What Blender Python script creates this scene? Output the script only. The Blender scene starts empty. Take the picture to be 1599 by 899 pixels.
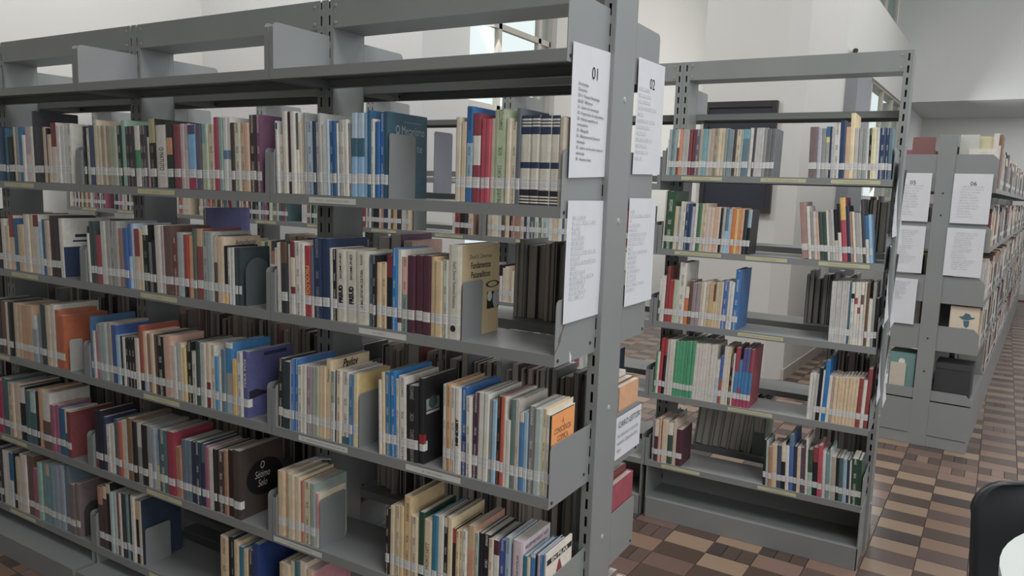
import bpy, math, random
from math import radians, sin, cos, pi
from mathutils import Matrix, Vector

random.seed(7)
C = bpy.context.scene.collection

# ------------------------------------------------------------------ camera, world, lights, exposure
FPX = 1183.82
YAW, PITCH, ROLL = radians(30.5145), radians(7.4697), radians(1.9469)
fw = Vector((-sin(YAW) * cos(PITCH), cos(YAW) * cos(PITCH), -sin(PITCH)))
rt = Vector((cos(YAW), sin(YAW), 0))
up = rt.cross(fw)
rt2 = rt * cos(ROLL) + up * sin(ROLL)
up2 = up * cos(ROLL) - rt * sin(ROLL)
cam_data = bpy.data.cameras.new('camera')
cam_data.sensor_width = 36.0
cam_data.lens = FPX / 1599.0 * 36.0
cam_data.clip_start = 0.05
cam = bpy.data.objects.new('camera', cam_data)
M = Matrix((rt2, up2, -fw)).transposed().to_4x4()
M.translation = Vector((0.8019, -1.6029, 1.5978))
cam.matrix_world = M
C.objects.link(cam)
sc = bpy.context.scene
sc.camera = cam
sc.view_settings.view_transform = 'Standard'
sc.view_settings.look = 'None'
sc.view_settings.gamma = 1.0
sc.view_settings.use_curve_mapping = False
sc.view_settings.exposure = 0.16

world = bpy.data.worlds.new('world')
sc.world = world
world.use_nodes = True
bg = world.node_tree.nodes['Background']
bg.inputs['Color'].default_value = (0.93, 0.97, 1.0, 1)
bg.inputs['Strength'].default_value = 0.9


def area(name, loc, target, sx, sy, power, col=(1, 1, 1)):
    l = bpy.data.lights.new(name, 'AREA')
    l.shape = 'RECTANGLE'
    l.size, l.size_y = sx, sy
    l.energy = power
    l.color = col
    o = bpy.data.objects.new(name, l)
    o.location = loc
    o.rotation_euler = (Vector(target) - Vector(loc)).to_track_quat('-Z', 'Y').to_euler()
    C.objects.link(o)
    return o


area('daylight_high_windows', (3.6, -3.8, 2.6), (0.7, 1.2, 1.5), 3.0, 3.2, 105, (1.0, 0.99, 0.97))
area('daylight_side_window', (-2.95, 4.9, 3.0), (0.5, 2.6, 1.2), 1.4, 1.8, 36, (1.0, 0.99, 0.97))
area('side_wall_fill', (-1.45, 8.8, 2.9), (-3.06, 8.8, 2.9), 5.0, 3.6, 65, (1.0, 0.98, 0.94))  # added fill, no window here; brightens the side wall beyond the block
area('daylight_rear_window', (0.0, 9.6, 2.3), (3.0, 9.0, 1.0), 3.0, 1.4, 60, (0.97, 0.99, 1.0))
area('ceiling_light_a', (1.6, 6.5, 5.3), (1.6, 6.5, 0.0), 5.0, 5.0, 140, (1.0, 0.985, 0.97))
area('aisle_fill', (-1.3, 1.35, 5.3), (-1.3, 1.35, 0.0), 5.0, 1.2, 120, (1.0, 0.985, 0.97))  # added overhead fill for the aisle between front and rear rows
area('ceiling_light_c', (2.0, -1.1, 5.3), (2.0, -1.1, 0.0), 3.0, 1.6, 105, (1.0, 0.985, 0.97))
area('far_wall_fill', (2.6, 12.7, 3.0), (2.6, 12.9, 0.0), 4.0, 1.0, 26, (1.0, 0.985, 0.97))  # added fill under the deep lintel to brighten the far wall
area('left_wall_fill', (-4.3, 1.6, 5.3), (-4.3, 1.6, 0.0), 2.0, 2.0, 70, (1.0, 0.985, 0.97))  # added overhead fill to brighten the left walls

# ------------------------------------------------------------------ colours and materials
def lin(v):
    v /= 255.0
    return v / 12.92 if v <= 0.04045 else ((v + 0.055) / 1.055) ** 2.4


def hexlin(h, k=1.0):
    return tuple(min(0.9, lin(int(h[i:i + 2], 16)) * k) for i in (0, 2, 4)) + (1.0,)


def new_mat(name, rough=0.5, spec=0.4):
    m = bpy.data.materials.new(name)
    m.use_nodes = True
    b = m.node_tree.nodes['Principled BSDF']
    b.inputs['Roughness'].default_value = rough
    b.inputs['Specular IOR Level'].default_value = spec
    return m, m.node_tree.nodes, m.node_tree.links, b


def noisy(name, c1, c2, scale=4.0, rough=0.5, spec=0.4, stretch=(1, 1, 1), bump=0.0, rvar=0.0):
    m, n, l, b = new_mat(name, rough, spec)
    tc = n.new('ShaderNodeTexCoord')
    mp = n.new('ShaderNodeMapping')
    mp.inputs['Scale'].default_value = stretch
    nz = n.new('ShaderNodeTexNoise')
    nz.inputs['Scale'].default_value = scale
    nz.inputs['Detail'].default_value = 5
    mx = n.new('ShaderNodeMix')
    mx.data_type = 'RGBA'
    mx.inputs[6].default_value = c1
    mx.inputs[7].default_value = c2
    l.new(tc.outputs['Object'], mp.inputs['Vector'])
    l.new(mp.outputs['Vector'], nz.inputs['Vector'])
    l.new(nz.outputs['Fac'], mx.inputs[0])
    l.new(mx.outputs[2], b.inputs['Base Color'])
    if bump:
        bp = n.new('ShaderNodeBump')
        bp.inputs['Strength'].default_value = bump
        bp.inputs['Distance'].default_value = 0.004
        l.new(nz.outputs['Fac'], bp.inputs['Height'])
        l.new(bp.outputs['Normal'], b.inputs['Normal'])
    if rvar:
        mr = n.new('ShaderNodeMapRange')
        mr.inputs['To Min'].default_value = rough - rvar
        mr.inputs['To Max'].default_value = rough + rvar
        l.new(nz.outputs['Fac'], mr.inputs['Value'])
        l.new(mr.outputs['Result'], b.inputs['Roughness'])
    return m


def attr_mat(name, mode, rough, spec):
    """base colour from the 'col' attribute; spine lettering from the 'ink' attribute and the uv map"""
    m, n, l, b = new_mat(name, rough, spec)
    at = n.new('ShaderNodeAttribute')
    at.attribute_name = 'col'
    ik = n.new('ShaderNodeAttribute')
    ik.attribute_name = 'ink'
    uv = n.new('ShaderNodeUVMap')
    uv.uv_map = 'uv'
    sep = n.new('ShaderNodeSeparateXYZ')
    l.new(uv.outputs['UV'], sep.inputs[0])

    def math_(op, a, bb, clamp=False):
        k = n.new('ShaderNodeMath')
        k.operation = op
        k.use_clamp = clamp
        for i, v in enumerate((a, bb)):
            if isinstance(v, (int, float)):
                k.inputs[i].default_value = v
            elif v is not None:
                l.new(v, k.inputs[i])
        return k.outputs[0]
    cx = math_('ABSOLUTE', math_('SUBTRACT', sep.outputs['X'], 0.5), None)
    core = math_('LESS_THAN', cx, 0.17)
    mp = n.new('ShaderNodeMapping')
    mp.inputs['Scale'].default_value = (5.0, 520.0, 1) if mode == 'spine' else (3.0, 300.0, 1)
    l.new(uv.outputs['UV'], mp.inputs['Vector'])
    nz = n.new('ShaderNodeTexNoise')
    nz.noise_dimensions = '2D'
    nz.inputs['Scale'].default_value = 1.0
    nz.inputs['Detail'].default_value = 1.0
    l.new(mp.outputs['Vector'], nz.inputs['Vector'])
    letters = math_('GREATER_THAN', nz.outputs['Fac'], 0.49)
    words_ = n.new('ShaderNodeTexNoise')
    words_.noise_dimensions = '1D'
    words_.inputs['Scale'].default_value = 22.0 if mode == 'spine' else 60.0
    words_.inputs['Detail'].default_value = 0.0
    l.new(sep.outputs['Y'], words_.inputs['W'])
    wm = math_('GREATER_THAN', words_.outputs['Fac'], 0.46 if mode == 'spine' else 0.40)
    mask = math_('MULTIPLY', math_('MULTIPLY', letters, wm), core)
    mask = math_('MULTIPLY', mask, 0.7 if mode == 'spine' else 0.32 if name == 'spine_label_tape' else 0.6)
    # a little wear, the same everywhere on a cover
    tc = n.new('ShaderNodeTexCoord')
    wn = n.new('ShaderNodeTexNoise')
    wn.inputs['Scale'].default_value = 60.0
    wn.inputs['Detail'].default_value = 3.0
    l.new(tc.outputs['Object'], wn.inputs['Vector'])
    wl = n.new('ShaderNodeTexNoise')
    wl.inputs['Scale'].default_value = 14.0
    wl.inputs['Detail'].default_value = 2.0
    l.new(tc.outputs['Object'], wl.inputs['Vector'])
    both = math_('MULTIPLY', math_('ADD', wn.outputs['Fac'], wl.outputs['Fac']), 0.5)
    wr = n.new('ShaderNodeMapRange')
    wr.inputs['From Min'].default_value = 0.25
    wr.inputs['From Max'].default_value = 0.75
    wr.inputs['To Min'].default_value = 0.80 if mode == 'spine' else 0.94
    wr.inputs['To Max'].default_value = 1.16 if mode == 'spine' else 1.05
    l.new(both, wr.inputs['Value'])
    sc_ = n.new('ShaderNodeVectorMath')
    sc_.operation = 'SCALE'
    l.new(at.outputs['Color'], sc_.inputs[0])
    l.new(wr.outputs['Result'], sc_.inputs['Scale'])
    mx = n.new('ShaderNodeMix')
    mx.data_type = 'RGBA'
    l.new(mask, mx.inputs[0])
    l.new(sc_.outputs[0], mx.inputs[6])
    l.new(ik.outputs['Color'], mx.inputs[7])
    l.new(mx.outputs[2], b.inputs['Base Color'])
    return m


COVER = attr_mat('book_cover', 'spine', 0.42, 0.4)
LABEL = attr_mat('spine_label_tape', 'print', 0.3, 0.5)
PRINT = attr_mat('printed_sheet', 'print', 0.6, 0.3)
PAGES = noisy('page_edges', hexlin('a5a099', 1.2), hexlin('d0cac0', 1.2), 1.0, 0.85, 0.1, (900, 12, 12))
STEEL = noisy('grey_painted_steel', (0.228, 0.240, 0.240, 1), (0.270, 0.284, 0.286, 1), 3.0, 0.40, 0.45, rvar=0.06)
STEEL_B = noisy('grey_steel_bookend', (0.20, 0.215, 0.22, 1), (0.245, 0.26, 0.262, 1), 6.0, 0.5, 0.4)
DARK = noisy('dark_steel_and_shade', (0.03, 0.03, 0.032, 1), (0.045, 0.045, 0.048, 1), 8.0, 0.6, 0.3)
BOLT = noisy('zinc_bolt', (0.35, 0.35, 0.34, 1), (0.42, 0.42, 0.41, 1), 8.0, 0.35, 0.6)
PAPER = noisy('white_notice_paper', (0.63, 0.64, 0.68, 1), (0.70, 0.71, 0.75, 1), 14.0, 0.7, 0.2)
INKM = noisy('black_print', (0.03, 0.03, 0.035, 1), (0.06, 0.06, 0.065, 1), 30.0, 0.7, 0.1)
WALL = noisy('cream_wall_paint', (0.58, 0.575, 0.552, 1), (0.62, 0.613, 0.59, 1), 1.4, 0.85, 0.15, bump=0.05)
WALLG = noisy('pale_wall_paint', (0.55, 0.555, 0.55, 1), (0.59, 0.592, 0.585, 1), 1.4, 0.85, 0.15, bump=0.05)
COLUMN = noisy('column_shade_grey', (0.24, 0.25, 0.27, 1), (0.28, 0.29, 0.31, 1), 2.0, 0.7, 0.2)  # shade of the column's front face put into its base colour
CEIL = noisy('white_ceiling_paint', (0.66, 0.66, 0.66, 1), (0.72, 0.72, 0.72, 1), 2.0, 0.9, 0.1)
FRAME = noisy('beige_window_paint', (0.46, 0.43, 0.38, 1), (0.53, 0.50, 0.45, 1), 5.0, 0.6, 0.3)
BASEB = noisy('baseboard_paint', (0.42, 0.38, 0.34, 1), (0.48, 0.44, 0.40, 1), 5.0, 0.6, 0.3)
PLASTIC = noisy('charcoal_plastic', (0.022, 0.025, 0.029, 1), (0.03, 0.033, 0.038, 1), 9.0, 0.35, 0.5)
CHROME = noisy('chair_leg_metal', (0.4, 0.4, 0.41, 1), (0.5, 0.5, 0.5, 1), 9.0, 0.3, 0.6)
LAMINATE = noisy('white_laminate', (0.50, 0.54, 0.53, 1), (0.54, 0.58, 0.57, 1), 3.0, 0.35, 0.45)
BOARD = noisy('dark_glass_panel', (0.035, 0.038, 0.05, 1), (0.055, 0.06, 0.078, 1), 2.5, 0.25, 0.5)
BFRAME = noisy('dark_wood_frame', (0.03, 0.028, 0.03, 1), (0.05, 0.045, 0.045, 1), 12.0, 0.5, 0.3)


def flat(name, c, rough=0.55, spec=0.35):
    c = tuple(c)
    d = tuple(x * 0.86 for x in c[:3]) + (1,)
    return noisy(name, c, d, 25.0, rough, spec)


def wood(name, h, k=0.98):
    c = hexlin(h, k)
    d = tuple(x * 0.8 for x in c[:3]) + (1,)
    return noisy(name, c, d, 1.0, 0.30, 0.5, (14, 90, 40), rvar=0.05)


WOODS = [wood('parquet_' + nme, h) for nme, h in (('dark_brown', '54463f'), ('umber', '60504a'), ('reddish', '6e5a52'),
                                                      ('pale', '957f6c'), ('honey', '876f5f'), ('rosy', '836b60'), ('black_brown', '463d3b'))]

# frosted window glass: lets the daylight through
GLASS, gn, gl, gb = new_mat('window_glass', 0.1, 0.5)
gt = gn.new('ShaderNodeBsdfTransparent')
gt.inputs['Color'].default_value = (0.93, 0.97, 0.96, 1)
gg = gn.new('ShaderNodeBsdfGlossy')
gg.inputs['Roughness'].default_value = 0.08
gx = gn.new('ShaderNodeMixShader')
gx.inputs[0].default_value = 0.06
gl.new(gt.outputs[0], gx.inputs[1])
gl.new(gg.outputs[0], gx.inputs[2])
gl.new(gx.outputs[0], gn['Material Output'].inputs['Surface'])

# ------------------------------------------------------------------ mesh helpers
class MB:
    def __init__(s):
        s.v, s.f, s.mi = [], [], []
        s.col, s.ink, s.uv = [], [], []
        s.M = None

    def add(s, verts, faces, mi=0, col=None, ink=None, uv=None):
        b = len(s.v)
        for p in verts:
            p = Vector(p)
            s.v.append(tuple(s.M @ p) if s.M is not None else tuple(p))
        for k, f in enumerate(faces):
            s.f.append([b + i for i in f])
            s.mi.append(mi)
            if col is not None:
                s.col.append(col[k] if isinstance(col, list) else col)
                s.ink.append((ink[k] if isinstance(ink, list) else ink) or s.col[-1])
                s.uv.append(uv[k] if uv and uv[k] else [(-9, -9)] * len(f))

    def box(s, x0, x1, y0, y1, z0, z1, mi=0, col=None):
        s.add([(x0, y0, z0), (x1, y0, z0), (x1, y1, z0), (x0, y1, z0), (x0, y0, z1), (x1, y0, z1), (x1, y1, z1), (x0, y1, z1)],
              [(0, 3, 2, 1), (4, 5, 6, 7), (0, 1, 5, 4), (1, 2, 6, 5), (2, 3, 7, 6), (3, 0, 4, 7)], mi, col)

    def prism(s, poly, z0, z1, mi=0):
        """poly counter-clockwise in xy"""
        n = len(poly)
        s.add([(x, y, z0) for x, y in poly] + [(x, y, z1) for x, y in poly],
              [tuple(reversed(range(n))), tuple(range(n, 2 * n))] + [(i, (i + 1) % n, n + (i + 1) % n, n + i) for i in range(n)], mi)

    def prism_x(s, poly, x0, x1, mi=0):
        """poly in (y, z), extruded along x"""
        n = len(poly)
        s.add([(x0, y, z) for y, z in poly] + [(x1, y, z) for y, z in poly],
              [tuple(reversed(range(n))), tuple(range(n, 2 * n))] + [(i, (i + 1) % n, n + (i + 1) % n, n + i) for i in range(n)], mi)

    def cyl(s, p0, p1, r, n=10, r1=None, mi=0):
        p0, p1 = Vector(p0), Vector(p1)
        r1 = r if r1 is None else r1
        q = (p1 - p0).to_track_quat('Z', 'Y')
        vs = []
        for p, rr in ((p0, r), (p1, r1)):
            for i in range(n):
                a = 2 * pi * i / n
                vs.append(p + q @ Vector((rr * cos(a), rr * sin(a), 0)))
        s.add(vs, [tuple(reversed(range(n))), tuple(range(n, 2 * n))] + [(i, (i + 1) % n, n + (i + 1) % n, n + i) for i in range(n)], mi)

    def mesh(s, name, mats):
        me = bpy.data.meshes.new(name)
        me.from_pydata(s.v, [], s.f)
        for m in mats:
            me.materials.append(m)
        if len(mats) > 1:
            me.polygons.foreach_set('material_index', s.mi)
        if s.col:
            ca = me.attributes.new('col', 'FLOAT_COLOR', 'CORNER')
            ia = me.attributes.new('ink', 'FLOAT_COLOR', 'CORNER')
            ul = me.uv_layers.new(name='uv')
            cc, ii, uu = [], [], []
            for f, c, k, u in zip(s.f, s.col, s.ink, s.uv):
                for j in range(len(f)):
                    cc.extend(c)
                    ii.extend(k)
                    uu.extend(u[j])
            ca.data.foreach_set('color', cc)
            ia.data.foreach_set('color', ii)
            ul.data.foreach_set('uv', uu)
        me.update()
        return me

    def build(s, name, mats, parent=None, smooth=False):
        if not isinstance(mats, (list, tuple)):
            mats = [mats]
        me = s.mesh(name, mats)
        if smooth:
            me.polygons.foreach_set('use_smooth', [True] * len(me.polygons))
        return link(name, me, parent)


def link(name, data, parent=None):
    o = bpy.data.objects.new(name, data)
    C.objects.link(o)
    if parent is not None:
        o.parent = parent
    return o


def tag(o, label, cat, group=None):
    o['label'] = label
    o['category'] = cat
    if group:
        o['group'] = group
    return o


def empty(name, loc, label, cat, group=None, rz=0.0):
    o = bpy.data.objects.new(name, None)
    o.empty_display_size = 0.05
    o.location = loc
    o.rotation_euler.z = rz
    C.objects.link(o)
    return tag(o, label, cat, group)


def structure(o):
    o['kind'] = 'structure'
    return o


def text(name, body, size, mat, parent, matrix, align='CENTER', width=None, spacing=1.0, shear=0.0, bold=0.0):
    cu = bpy.data.curves.new(name, 'FONT')
    cu.body = body
    cu.size = size
    cu.align_x = align
    cu.align_y = 'CENTER'
    cu.space_line = spacing
    cu.shear = shear
    cu.offset = bold
    cu.resolution_u = 3
    cu.materials.append(mat)
    o = link(name, cu, parent)
    if width:
        w = max(len(t) for t in body.split('\n')) * size * 0.56
        matrix = matrix @ Matrix.Diagonal((width / w, 1, 1, 1))
    o.matrix_local = matrix
    return o


# orientations for lettering: plane facing -Y (front), plane facing +X (side)
R_FRONT = Matrix.Rotation(pi / 2, 4, 'X')
R_SIDE = Matrix.Rotation(pi / 2, 4, 'Z') @ Matrix.Rotation(pi / 2, 4, 'X')
R_UP = R_FRONT @ Matrix.Rotation(pi / 2, 4, 'Z')      # on a spine, reading upwards
R_DOWN = R_FRONT @ Matrix.Rotation(-pi / 2, 4, 'Z')   # on a spine, reading downwards


def T(x, y, z):
    return Matrix.Translation((x, y, z))


PAL = dict(ln.split() for ln in '''C cfc3ae
C2 d3cabb
C3 c9bfa9
C4 cfb891
C5 cfb994
C6 d2c1ad
C7 d6c49b
C8 cdbd9e
C9 cbb391
C10 c2b59b
C11 c3c2ae
C12 cbb69c
C13 bfae97
G 8c8e8c
G2 7a7a7c
G3 6a6c6e
G4 9a9a96
G5 8a8c8c
G6 6a6d72
W cdcac0
W2 c5c6c0
W3 c8c3b5
W4 cbcac0
W5 c4beb6
W6 c0bfb9
W7 c4bfb6
W8 c9c6be
W9 c6c6c3
b 2f6ca8
b2 2f5f8f
b4 2c62a2
b5 1f78bb
b6 3a72b0
b7 3b6f9c
b8 2c67a8
b9 3f7cb0
b10 4456a0
b11 74a8cf
b12 5a7ca0
b13 4268a8
b14 4a6cae
b15 41688c
b16 3c5c98
b17 4691c4
b18 3a80bc
br 6a503f
br2 3a2f30
br3 4b3f3d
br4 41363a
br5 6a524a
br6 7d6148
br7 4c3f3e
br8 4a403c
br9 77686a
dg 3a4f48
dg2 55605f
dg3 2f3a36
dg4 3f504e
dg5 56665e
dg6 3f4d48
dgn 2b4a3c
dgn2 2b3d37
dgn3 3a564f
dk 3b3c42
dk2 2f4048
dk3 3a3d40
dk4 44454c
dk5 3a464a
dr 7a3439
dr2 8c3f4c
dr3 84404c
dr4 8c4040
dr5 7d4044
dr6 86474c
g 6a9a74
gn2 7f978e
gn3 5f7c79
gr 3f7355
gr2 4a8a62
gr3 36573f
gr4 459a70
k 26262a
k2 2d2e29
k3 2a2a2d
k4 2b2a36
k5 332926
lb a6bccb
lg a9aba8
lg2 9b9b98
lg3 8f9794
lg4 a9a6a0
lg5 b6b5b3
lgr aab897
lgr2 a7a894
lgr3 a6b29b
lp a89cb0
lp2 9a8f96
lp3 c9b9c0
lp4 b29fa4
lp5 acacba
mg a03a58
mg2 a6405c
mg3 b86e8c
mg4 9a5a74
mn b7bbae
mn2 9aa598
mn3 a3b3ad
mn4 8fa09a
mn5 9ea594
mn6 8cae9f
mn7 829f96
mn8 9aa6a6
mr 54313f
mr2 4d2f44
mr3 744f68
mr4 80434f
nv 2c3a58
nv2 2a3b5c
nv3 293f82
nv4 42506a
nv5 36405e
nv6 303c50
nv7 2b417c
nv8 304668
o c8703c
o2 c6563e
o3 d08460
o4 c4733c
or2 c99a69
p c06a86
pk cf8f96
pk2 d4a79a
pk3 c6a08f
pk4 a08078
pu 5a4c68
pu2 8f8288
pu3 625c6c
pu4 5a5c90
pw c8b9b2
r a83a40
r2 b84c5e
r3 9c4450
r4 a4443c
r5 8e4a4c
r6 a2503c
r7 98384c
rs b27464
rs2 a05650
rs3 b4623f
sal2 c58e70
sal3 c48a68
sal4 c8a78c
sal5 9c7668
sal6 cf9a70
sal7 b27c64
sal8 a07a62
sal9 bf9878
sb 86b2d4
sb2 90aec2
sb3 8fb6ce
sb4 96aebc
sb5 a9c0d4
sb6 9eaaad
sb7 98a4a8
sb8 94b0c6
sb9 a2b6b6
sb10 8a98a4
sl 616a74
sl2 567284
sl3 5b7288
sl4 3f7397
sl5 5f7a88
sl6 62727e
te 3a6478
te2 2e6084
te3 2f5566
te4 2c7590
te5 3f6e80
te6 6a9fa8
te7 466468
te8 6c8c92
tn bfa27c
tn2 cbb898
tn3 b3a998
tn4 c4a87c
tn5 d0b68c
tn6 aba69a
tn7 c9ac7e
tn8 a89a8c
tn9 9c9078
tn10 a59e72
tn11 a29a8c
y dcb65c
y2 ccb473
y3 d8b268
y4 cfc478
yc dfcc9e
yc2 dcd7ac'''.strip().split('\n'))
NAMES = [('lgr', 'pale green'), ('dgn', 'dark green'), ('sal', 'salmon'), ('enc', 'navy and cream banded'), ('yc', 'pale yellow'), ('lb', 'light blue'),
         ('lg', 'light grey'), ('lp', 'lilac'), ('mg', 'magenta'), ('mn', 'mint grey'), ('mr', 'maroon'), ('nv', 'navy'), ('or', 'orange'), ('pk', 'pink'),
         ('pu', 'purple'), ('pw', 'pinkish white'), ('rs', 'rusty'), ('sb', 'sky blue'), ('sl', 'slate blue'), ('te', 'teal'), ('tn', 'tan'),
         ('br', 'brown'), ('dg', 'dark green'), ('dk', 'charcoal'), ('dr', 'dark red'), ('gn', 'sage green'), ('gr', 'green'), ('C', 'cream'), ('G', 'grey'),
         ('W', 'white'), ('b', 'blue'), ('g', 'green'), ('k', 'black'), ('o', 'orange'), ('p', 'pink'), ('r', 'red'), ('y', 'yellow')]


def cname(code):
    return next(n for p, n in NAMES if code.startswith(p))


def colr(code, k=1.22):
    c = hexlin(PAL[code], k)
    y = .2126 * c[0] + .7152 * c[1] + .0722 * c[2]
    return tuple(y + (v - y) * .84 for v in c[:3]) + (1.0,)


ENC = [('nv', .035), ('W3', .02), ('nv', .015), ('W3', .02), ('nv', .015), ('W3', .02), ('nv', .085), ('W3', .31), ('nv', .07), ('W3', .17), ('k4', .14),
       ('W3', .018), ('k4', .015), ('W3', .018), ('k4', .015), ('W3', .018), ('k4', .016)]


def parse_bands(b):
    """-> [(code, fraction)] from the top down"""
    if b == 'enc':
        return ENC
    out = []
    for q in b.split('|'):
        p = q.split('.')
        out.append([p[0], float('.' + p[1]) if len(p) > 1 else None])
    rest = 1 - sum(f for c, f in out if f)
    free = [o for o in out if o[1] is None]
    for o in free:
        o[1] = rest / len(free)
    if not free:
        out[-1][1] += rest
    return [tuple(o) for o in out]


def book_geo(w, h, d, bands, ink, cover, hard, cov, pag, lab, lab_z=0.037, wrap=False, mi=(0, 0, 0)):
    """spine on the plane y = 0 facing -y, left lower corner at the origin"""
    t = min(0.0022, w * 0.2)
    ts = 0.002
    r = min(0.0018, w * 0.12)
    U = [(0, r), (w * .22, 0), (w * .78, 0), (w, r), (w, d), (w - t, d), (w - t, ts + r), (t, ts + r), (t, d), (0, d)]
    zs = [h]
    for c, f in bands:
        zs.append(zs[-1] - f * h)
    zs[-1] = 0.0
    n = len(U)
    vs, fs, cl, ik, uv = [], [], [], [], []
    for z in zs:
        vs += [(x, y, z) for x, y in U]
    cc = colr(cover)
    inkc = colr(ink) if ink else None
    for k, (c, f) in enumerate(bands):
        a, b = k * n, (k + 1) * n
        for i in range(n):
            j = (i + 1) % n
            fs.append((a + i, b + i, b + j, a + j))
            sp = i < 3
            cl.append(colr(c) if sp else cc)
            use = sp and inkc is not None and f > 0.3 and c != ink
            ik.append(inkc if use else None)
            if use:
                x0, x1 = U[i][0] / w, U[j][0] / w
                uv.append([(x0, zs[k]), (x0, zs[k + 1]), (x1, zs[k + 1]), (x1, zs[k])])
            else:
                uv.append(None)
    for base, flip in ((0, False), (len(bands) * n, True)):
        for q in ((0, 1, 7, 8, 9), (1, 2, 6, 7), (2, 3, 4, 5, 6)):
            q = tuple(base + i for i in q)
            fs.append(q[::-1] if flip else q)
            cl.append(cc)
            ik.append(None)
            uv.append(None)
    cov.add(vs, fs, mi[0], cl, ik, uv)
    ins = 0.003 if hard else 0.0007
    pag.box(t * 1.02, w - t * 1.02, ts + r, d - (0.004 if hard else 0.001), ins, h - ins, mi[1], (0.6, 0.57, 0.5, 1) if mi[1] else None)
    if lab is not None:
        e = 0.0005
        z0, z1 = lab_z, min(lab_z + 0.027, h * 0.6)
        P = [(0, r - e), (w * .22, -e), (w * .78, -e), (w, r - e)]
        if wrap:
            P += [(w + e, r), (w + e, 0.016)]
        V = [(x, y, z1) for x, y in P] + [(x, y, z0) for x, y in P]
        m = len(P)
        wh = (0.74, 0.75, 0.74, 1)
        lab.add(V, [(i, m + i, m + i + 1, i + 1) for i in range(m - 1)], mi[2], wh, (0.08, 0.08, 0.1, 1),
                [[(.3 + .13 * i, z1 * 7), (.3 + .13 * i, z0 * 7), (.43 + .13 * i, z0 * 7), (.43 + .13 * i, z1 * 7)] if i < 3 else None for i in range(m - 1)])


ORD = ('zeroth first second third fourth fifth sixth seventh eighth ninth tenth eleventh twelfth thirteenth fourteenth fifteenth sixteenth seventeenth '
       'eighteenth nineteenth').split()


def ordinal(n):
    if n < 20:
        return ORD[n]
    tens = ['', '', 'twent', 'thirt', 'fort', 'fift'][n // 10]
    return tens + ('ieth' if n % 10 == 0 else 'y-' + ORD[n % 10])


SHELF_NAME = {'A1': 'nearest bay', 'A2': 'middle front bay', 'A3': 'leftmost front bay', 'B1': 'separate rear bay'}
LEVEL = {'2': 'second', '3': 'third', '4': 'fourth', '5': 'fifth', '6': 'lowest'}
ZA = {'1': 1.9222, '2': 1.56, '3': 1.1997, '4': 0.8368, '5': 0.4823, '6': 0.1622}
ZB = {'1': 1.985, '2': 1.6863, '3': 1.3381, '4': 0.9889, '5': 0.6345, '6': 0.2922}
YB, XB = 1.8612, 0.5548
LIP = 0.0288

# ------------------------------------------------------------------ the room
RW = radians(3.1)


def wall_poly(name, poly, z0, z1, mat):
    b = MB()
    b.prism(poly, z0, z1)
    return structure(b.build(name, mat))


def P2(s, off=0.0):
    """a point s metres along the window wall that runs away behind the rear bay, off metres out of it"""
    return (-0.45 + sin(RW) * s + cos(RW) * off, 5.22 + cos(RW) * s - sin(RW) * off)


CEIL_Z = 5.4
# floor: sub-floor, then the parquet pieces as parts of it
fb = MB()
fb.box(-9, 6, -4.2, 14.0, -0.06, -0.004)
floor = structure(fb.build('floor', flat('floor_joint', (0.05, 0.042, 0.038, 1), 0.7)))
RF = radians(2.2)
FO = Vector((-0.268, 1.395, 0))
f1 = Vector((cos(RF), -sin(RF), 0))
f2 = Vector((sin(RF), cos(RF), 0))
CW, CH = 0.2, 0.133
cells = []
for i in range(-30, 28):
    for j in range(-24, 92):
        c = FO + f1 * ((i + .5) * CW) + f2 * ((j + .5) * CH)
        if not (-5.5 < c.x < 5.0 and -2.5 < c.y < 13.9):
            continue
        d = c - cam.location
        z = d.dot(fw)
        u = 799.5 + FPX * d.dot(rt2) / z if z > .2 else -999
        vv = 449.5 - FPX * d.dot(up2) / z if z > .2 else -999
        shown = (940 < u < 1620 and 440 < vv < 930 and not (c.y < .62 and c.x < 0)) and not (YB < c.y < YB + .6 and c.x < XB)
        near = (-3.2 < c.x < 3 and c.y < 13.9) and (c.y > -1.2)
        if near:
            cells.append((0 if shown else 1, d.length, i, j, c))
cells.sort(key=lambda q: (q[0], q[1]))
strips = {}
rest = MB()
count = 0
frand = random.Random(11)


def strip_mesh(w, l, k):
    key = (round(w, 4), round(l, 4), k)
    if key not in strips:
        b = MB()
        g, bv = 0.0008, 0.0016
        b.add([(-w / 2 + g, -l / 2 + g, -.004), (w / 2 - g, -l / 2 + g, -.004), (w / 2 - g, l / 2 - g, -.004), (-w / 2 + g, l / 2 - g, -.004),
               (-w / 2 + g + bv, -l / 2 + g + bv, 0), (w / 2 - g - bv, -l / 2 + g + bv, 0), (w / 2 - g - bv, l / 2 - g - bv, 0), (-w / 2 + g + bv, l / 2 - g - bv, 0)],
              [(4, 5, 6, 7), (0, 1, 5, 4), (1, 2, 6, 5), (2, 3, 7, 6), (3, 0, 4, 7)])
        strips[key] = b.mesh('plank', [WOODS[k]])
    return strips[key]


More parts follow.
